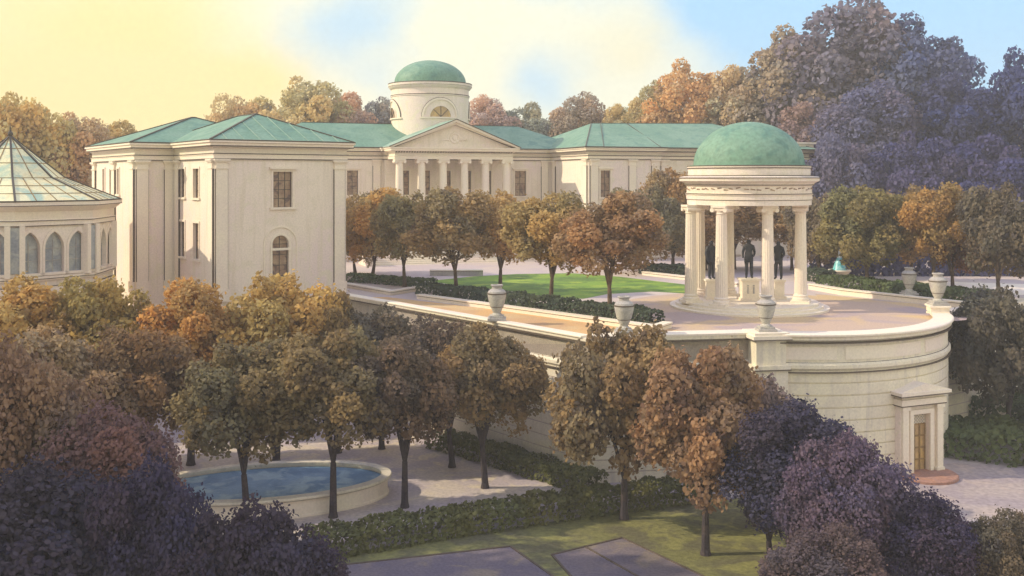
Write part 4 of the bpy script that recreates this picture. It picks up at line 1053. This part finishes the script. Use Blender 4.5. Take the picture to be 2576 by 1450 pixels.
# undergrowth closing the view below the crowns of the right wood
def hedge(path, w, h, dr, color, label, name='hedge', z=0.0, dens=90, cat='hedge', base=True, lump=.25):
    rnd = random.Random(len(label)); vs = []; fs = []; tint = []
    P = [Vector((p[0],p[1])) for p in path]
    for a, b in zip(P[:-1], P[1:]):
        L = (b-a).length; d = (b-a)/L; n = Vector((d.y,-d.x)); N = int(L*dens*1.6*(w+2*h))
        for _ in range(N):
            s = rnd.uniform(-w*.2, L+w*.2); q = a+d*s
            lp = 1 + lump*mnoise.noise(Vector((q.x*1.1,q.y*1.1,3.0)))
            side = rnd.random()*(w+2*h)
            if side < w: o = (side/w-.5)*w; zz = h*lp*rnd.uniform(.88,1.06); nr = Vector((n.x*o/w, n.y*o/w, 1))
            elif side < w+h: o = w/2*rnd.uniform(.85,1.08)*lp; zz = (side-w)*lp; nr = Vector((n.x,n.y,.35))
            else: o = -w/2*rnd.uniform(.85,1.08)*lp; zz = (side-w-h)*lp; nr = Vector((-n.x,-n.y,.35))
            p = Vector((q.x+n.x*o, q.y+n.y*o, zz))
            ct = .5+.5*mnoise.noise(Vector((q.x*.8,q.y*.8,zz)))
            dab(vs, fs, tint, p, nr+Vector((rnd.gauss(0,.8),rnd.gauss(0,.8),rnd.gauss(0,.8))), dr*rnd.uniform(.5,1.2)*.8, max(0,min(1,.5*ct+.5*rnd.random())), rnd, .2+.5*mnoise.noise(Vector((q.x*.6,q.y*.6,9))))
    me = leaf_mesh(name, vs, fs, tint); me.name = name
    o = bpy.data.objects.new(name, me); COL.objects.link(o); o.location = (0,0,z); o.color = (*color,1)
    tag(o, label, cat); return o
HG=(.16,.20,.10); HD=(.12,.145,.10); HO=(.20,.20,.085)
pp = lambda l, z=0: [at(u,v,z).xy for u,v in l]
hedge(pp([(1075,742),(1640,816)]), 1.5, .75, .13, HD, 'dark grey green hedge running along the ochre path')
hedge(pp([(880,708),(1080,722)]), 1.3, .55, .13, HG, 'green hedge strip beside the pavilion corner')
hedge(pp([(2085,722),(2290,748),(2470,768)]), 2.0, .85, .14, HG, 'long green hedge right of the rotunda')
hedge(pp([(1620,688),(1725,695)]), 1.2, .8, .15, HD, 'short dark hedge behind the lawn')
hedge(pp([(2040,705),(2080,712)]), 1.2, .9, .15, HD, 'small dark bush at the end of the right hedge', name='bush', cat='bush')
hedge(pp([(790,1400),(1150,1338),(1460,1292),(1760,1252)], LOW), 1.5, .95, .12, HO, 'long olive hedge in front of the plaza', z=LOW)
hedge(pp([(1105,1122),(1290,1176),(1490,1238)], LOW), 1.5, .85, .12, HO, 'green hedge slanting along the right side of the plaza', z=LOW)
hedge(pp([(2400,1130),(2700,1160)], LOW), 4.5, 1.4, .2, (.14,.17,.075), 'wide green shrub bank right of the bastion door', name='shrub_bank', z=LOW, cat='shrubs', dens=50)
hedge(pp([(2400,1060),(2700,1080)], LOW), 4.0, 1.8, .2, (.12,.15,.075), 'higher green shrubs under the dark olive tree', name='shrub_bank', z=LOW, cat='shrubs', dens=45)
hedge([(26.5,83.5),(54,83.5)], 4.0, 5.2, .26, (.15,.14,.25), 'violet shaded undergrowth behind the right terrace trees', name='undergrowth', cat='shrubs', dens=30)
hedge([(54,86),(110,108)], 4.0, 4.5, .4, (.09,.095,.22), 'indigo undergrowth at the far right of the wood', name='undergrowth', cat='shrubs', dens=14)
hedge([(-120,130),(-44,128)], 8.0, 7.0, .7, (.46,.30,.15), 'tan thicket behind the conservatory', name='thicket', cat='shrubs', dens=4)
hedge([(-45,160),(120,160)], 10.0, 15.0, .9, (.38,.28,.21), 'long mauve tan thicket behind the palace', name='thicket', cat='shrubs', dens=3)

hm = bpy.data.materials.new('haze_air'); hm.use_nodes = True; ht = hm.node_tree; ht.nodes.clear()
ho = nn(ht, 'ShaderNodeOutputMaterial'); pv_ = nn(ht, 'ShaderNodeVolumePrincipled'); ht.links.new(pv_.outputs[0], ho.inputs['Volume'])
pv_.inputs['Color'].default_value = (.93,.90,.90,1); pv_.inputs['Density'].default_value = HAZE; pv_.inputs['Anisotropy'].default_value = .0
hb = MB().box(-260,260,-70,300,LOW-1,44).build('haze', hm); hb['kind'] = 'stuff'; hb['label'] = 'warm thin haze over the garden'
# ------------------------------------------------------------------ sky and light
SUN_AZ = Vector((-1.0, -.06)).normalized(); SUN_EL = R(33)
w = bpy.data.worlds.new('World'); scene.world = w; w.use_nodes = True
nt = w.node_tree; nt.nodes.clear()
L_ = nt.links.new
out = nn(nt, 'ShaderNodeOutputWorld'); bgn = nn(nt, 'ShaderNodeBackground'); L_(bgn.outputs[0], out.inputs[0])
tc_ = nn(nt, 'ShaderNodeTexCoord'); sx = nn(nt, 'ShaderNodeSeparateXYZ'); L_(tc_.outputs['Generated'], sx.inputs[0])
def math_(op, a, b=None, c=None):
    n = nn(nt, 'ShaderNodeMath'); n.operation = op
    for i, x in enumerate((a, b, c)):
        if x is None: continue
        if isinstance(x, (int, float)): n.inputs[i].default_value = x
        else: L_(x, n.inputs[i])
    return n.outputs[0]
az = math_('ARCTAN2', sx.outputs[0], sx.outputs[1]); el = math_('ARCSINE', sx.outputs[2])
wn = nn(nt, 'ShaderNodeTexNoise'); wn.inputs['Scale'].default_value = 7; wn.inputs['Detail'].default_value = 4; L_(tc_.outputs['Generated'], wn.inputs['Vector'])
ws = nn(nt, 'ShaderNodeSeparateColor'); L_(wn.outputs['Color'], ws.inputs[0])
azw = math_('MULTIPLY_ADD', math_('SUBTRACT', ws.outputs[0], .5), .16, az); elw = math_('MULTIPLY_ADD', math_('SUBTRACT', ws.outputs[1], .5), .10, el)
def blob(u, v, su, sv, rot=0.0):
    a0 = math.atan((u-1288)/F); e0 = math.atan((450-v)/F*math.cos(a0)); sa, se = su/F, sv/F
    da = math_('SUBTRACT', azw, a0); de_ = math_('SUBTRACT', elw, e0)
    c, s = math.cos(rot), math.sin(rot)
    x = math_('ADD', math_('MULTIPLY', da, c), math_('MULTIPLY', de_, s)); y = math_('SUBTRACT', math_('MULTIPLY', de_, c), math_('MULTIPLY', da, s))
    d2 = math_('ADD', math_('POWER', math_('ABSOLUTE', math_('DIVIDE', x, sa)), 2.0), math_('POWER', math_('ABSOLUTE', math_('DIVIDE', y, se)), 2.0))
    return math_('POWER', 2.718, math_('MULTIPLY', d2, -1.0))
def total(bl):
    t = None
    for b_, k in bl:
        b_ = math_('MULTIPLY', b_, k); t = b_ if t is None else math_('ADD', t, b_)
    n = nn(nt, 'ShaderNodeMapRange'); n.interpolation_type = 'SMOOTHSTEP'; n.inputs[1].default_value = .08; n.inputs[2].default_value = 1.1
    L_(t, n.inputs[0]); return n.outputs[0]
def mixc(f, a, b):
    n = nn(nt, 'ShaderNodeMix'); n.data_type = 'RGBA'
    if isinstance(f, float): n.inputs[0].default_value = f
    else: L_(f, n.inputs[0])
    for i, x in ((6,a),(7,b)):
        if isinstance(x, tuple): n.inputs[i].default_value = (*x,1)
        else: L_(x, n.inputs[i])
    return n.outputs[2]
sky = nn(nt, 'ShaderNodeTexSky'); sky.sky_type = 'NISHITA'; sky.sun_disc = False; sky.sun_elevation = SUN_EL
sky.sun_rotation = math.atan2(SUN_AZ.x, SUN_AZ.y); sky.altitude = 50; sky.air_density = 1.0; sky.dust_density = .6
sk = nn(nt, 'ShaderNodeMix'); sk.data_type = 'RGBA'; sk.blend_type = 'MULTIPLY'; sk.inputs[0].default_value = 1
L_(sky.outputs[0], sk.inputs[6]); sk.inputs[7].default_value = (.11,.11,.11,1)
blue = mixc(.85, sk.outputs[2], (.36,.64,.90))
# pale veil with blue openings
b_mask = total([(blob(2350,-60,560,330), 1.3), (blob(1950,20,260,110), .9), (blob(880,50,120,150,-.7), .72), (blob(1360,190,130,100), .62), (blob(1000,180,80,60), .35), (blob(2480,150,300,200), .6), (blob(1300,-60,300,60), .6), (blob(3600,-200,900,1200), 1.2)])
y_mask = total([(blob(250,60,420,220), 1.0), (blob(120,280,400,110), .9), (blob(620,200,240,90), .7), (blob(1560,110,130,100), .55)])
cream = mixc(y_mask, (.86,.84,.64), (.95,.76,.34))
col = mixc(b_mask, cream, blue)
up = nn(nt, 'ShaderNodeMapRange'); up.interpolation_type = 'SMOOTHSTEP'; up.inputs[1].default_value = .32; up.inputs[2].default_value = .9; L_(sx.outputs[2], up.inputs[0])
col = mixc(up.outputs[0], col, (.60,.66,.98))
gn = nn(nt, 'ShaderNodeTexNoise'); gn.inputs['Scale'].default_value = 170; gn.inputs['Detail'].default_value = 3; L_(tc_.outputs['Generated'], gn.inputs['Vector'])
gr = nn(nt, 'ShaderNodeMapRange'); gr.inputs[3].default_value = .95; gr.inputs[4].default_value = 1.05; L_(gn.outputs[0], gr.inputs[0])
gm = nn(nt, 'ShaderNodeMix'); gm.data_type = 'RGBA'; gm.blend_type = 'MULTIPLY'; gm.inputs[0].default_value = 1; L_(col, gm.inputs[6]); L_(gr.outputs[0], gm.inputs[7])
L_(gm.outputs[2], bgn.inputs[0]); bgn.inputs[1].default_value = 1.1

sl = bpy.data.lights.new('sun', 'SUN'); sl.energy = 3.4; sl.angle = R(.6); sl.color = (1.0,.86,.62)
so = bpy.data.objects.new('sun', sl); COL.objects.link(so)
sd = Vector((SUN_AZ.x*math.cos(SUN_EL), SUN_AZ.y*math.cos(SUN_EL), math.sin(SUN_EL)))
so.rotation_euler = sd.to_track_quat('Z', 'Y').to_euler(); so.location = sd*200

cam = bpy.data.cameras.new('camera'); co = bpy.data.objects.new('camera', cam); COL.objects.link(co)
co.location = (0,0,EYE); co.rotation_euler = (R(90),0,0)
cam.sensor_width = 36; cam.lens = 36*F/2576; cam.shift_y = -(725-450)/2576; cam.clip_end = 9000; cam.clip_start = .5
scene.camera = co
scene.view_settings.view_transform = 'Standard'; scene.view_settings.look = 'None'; scene.view_settings.gamma = 1; scene.view_settings.exposure = 0.28
scene.render.film_transparent = False
scene.cycles.max_bounces = 6
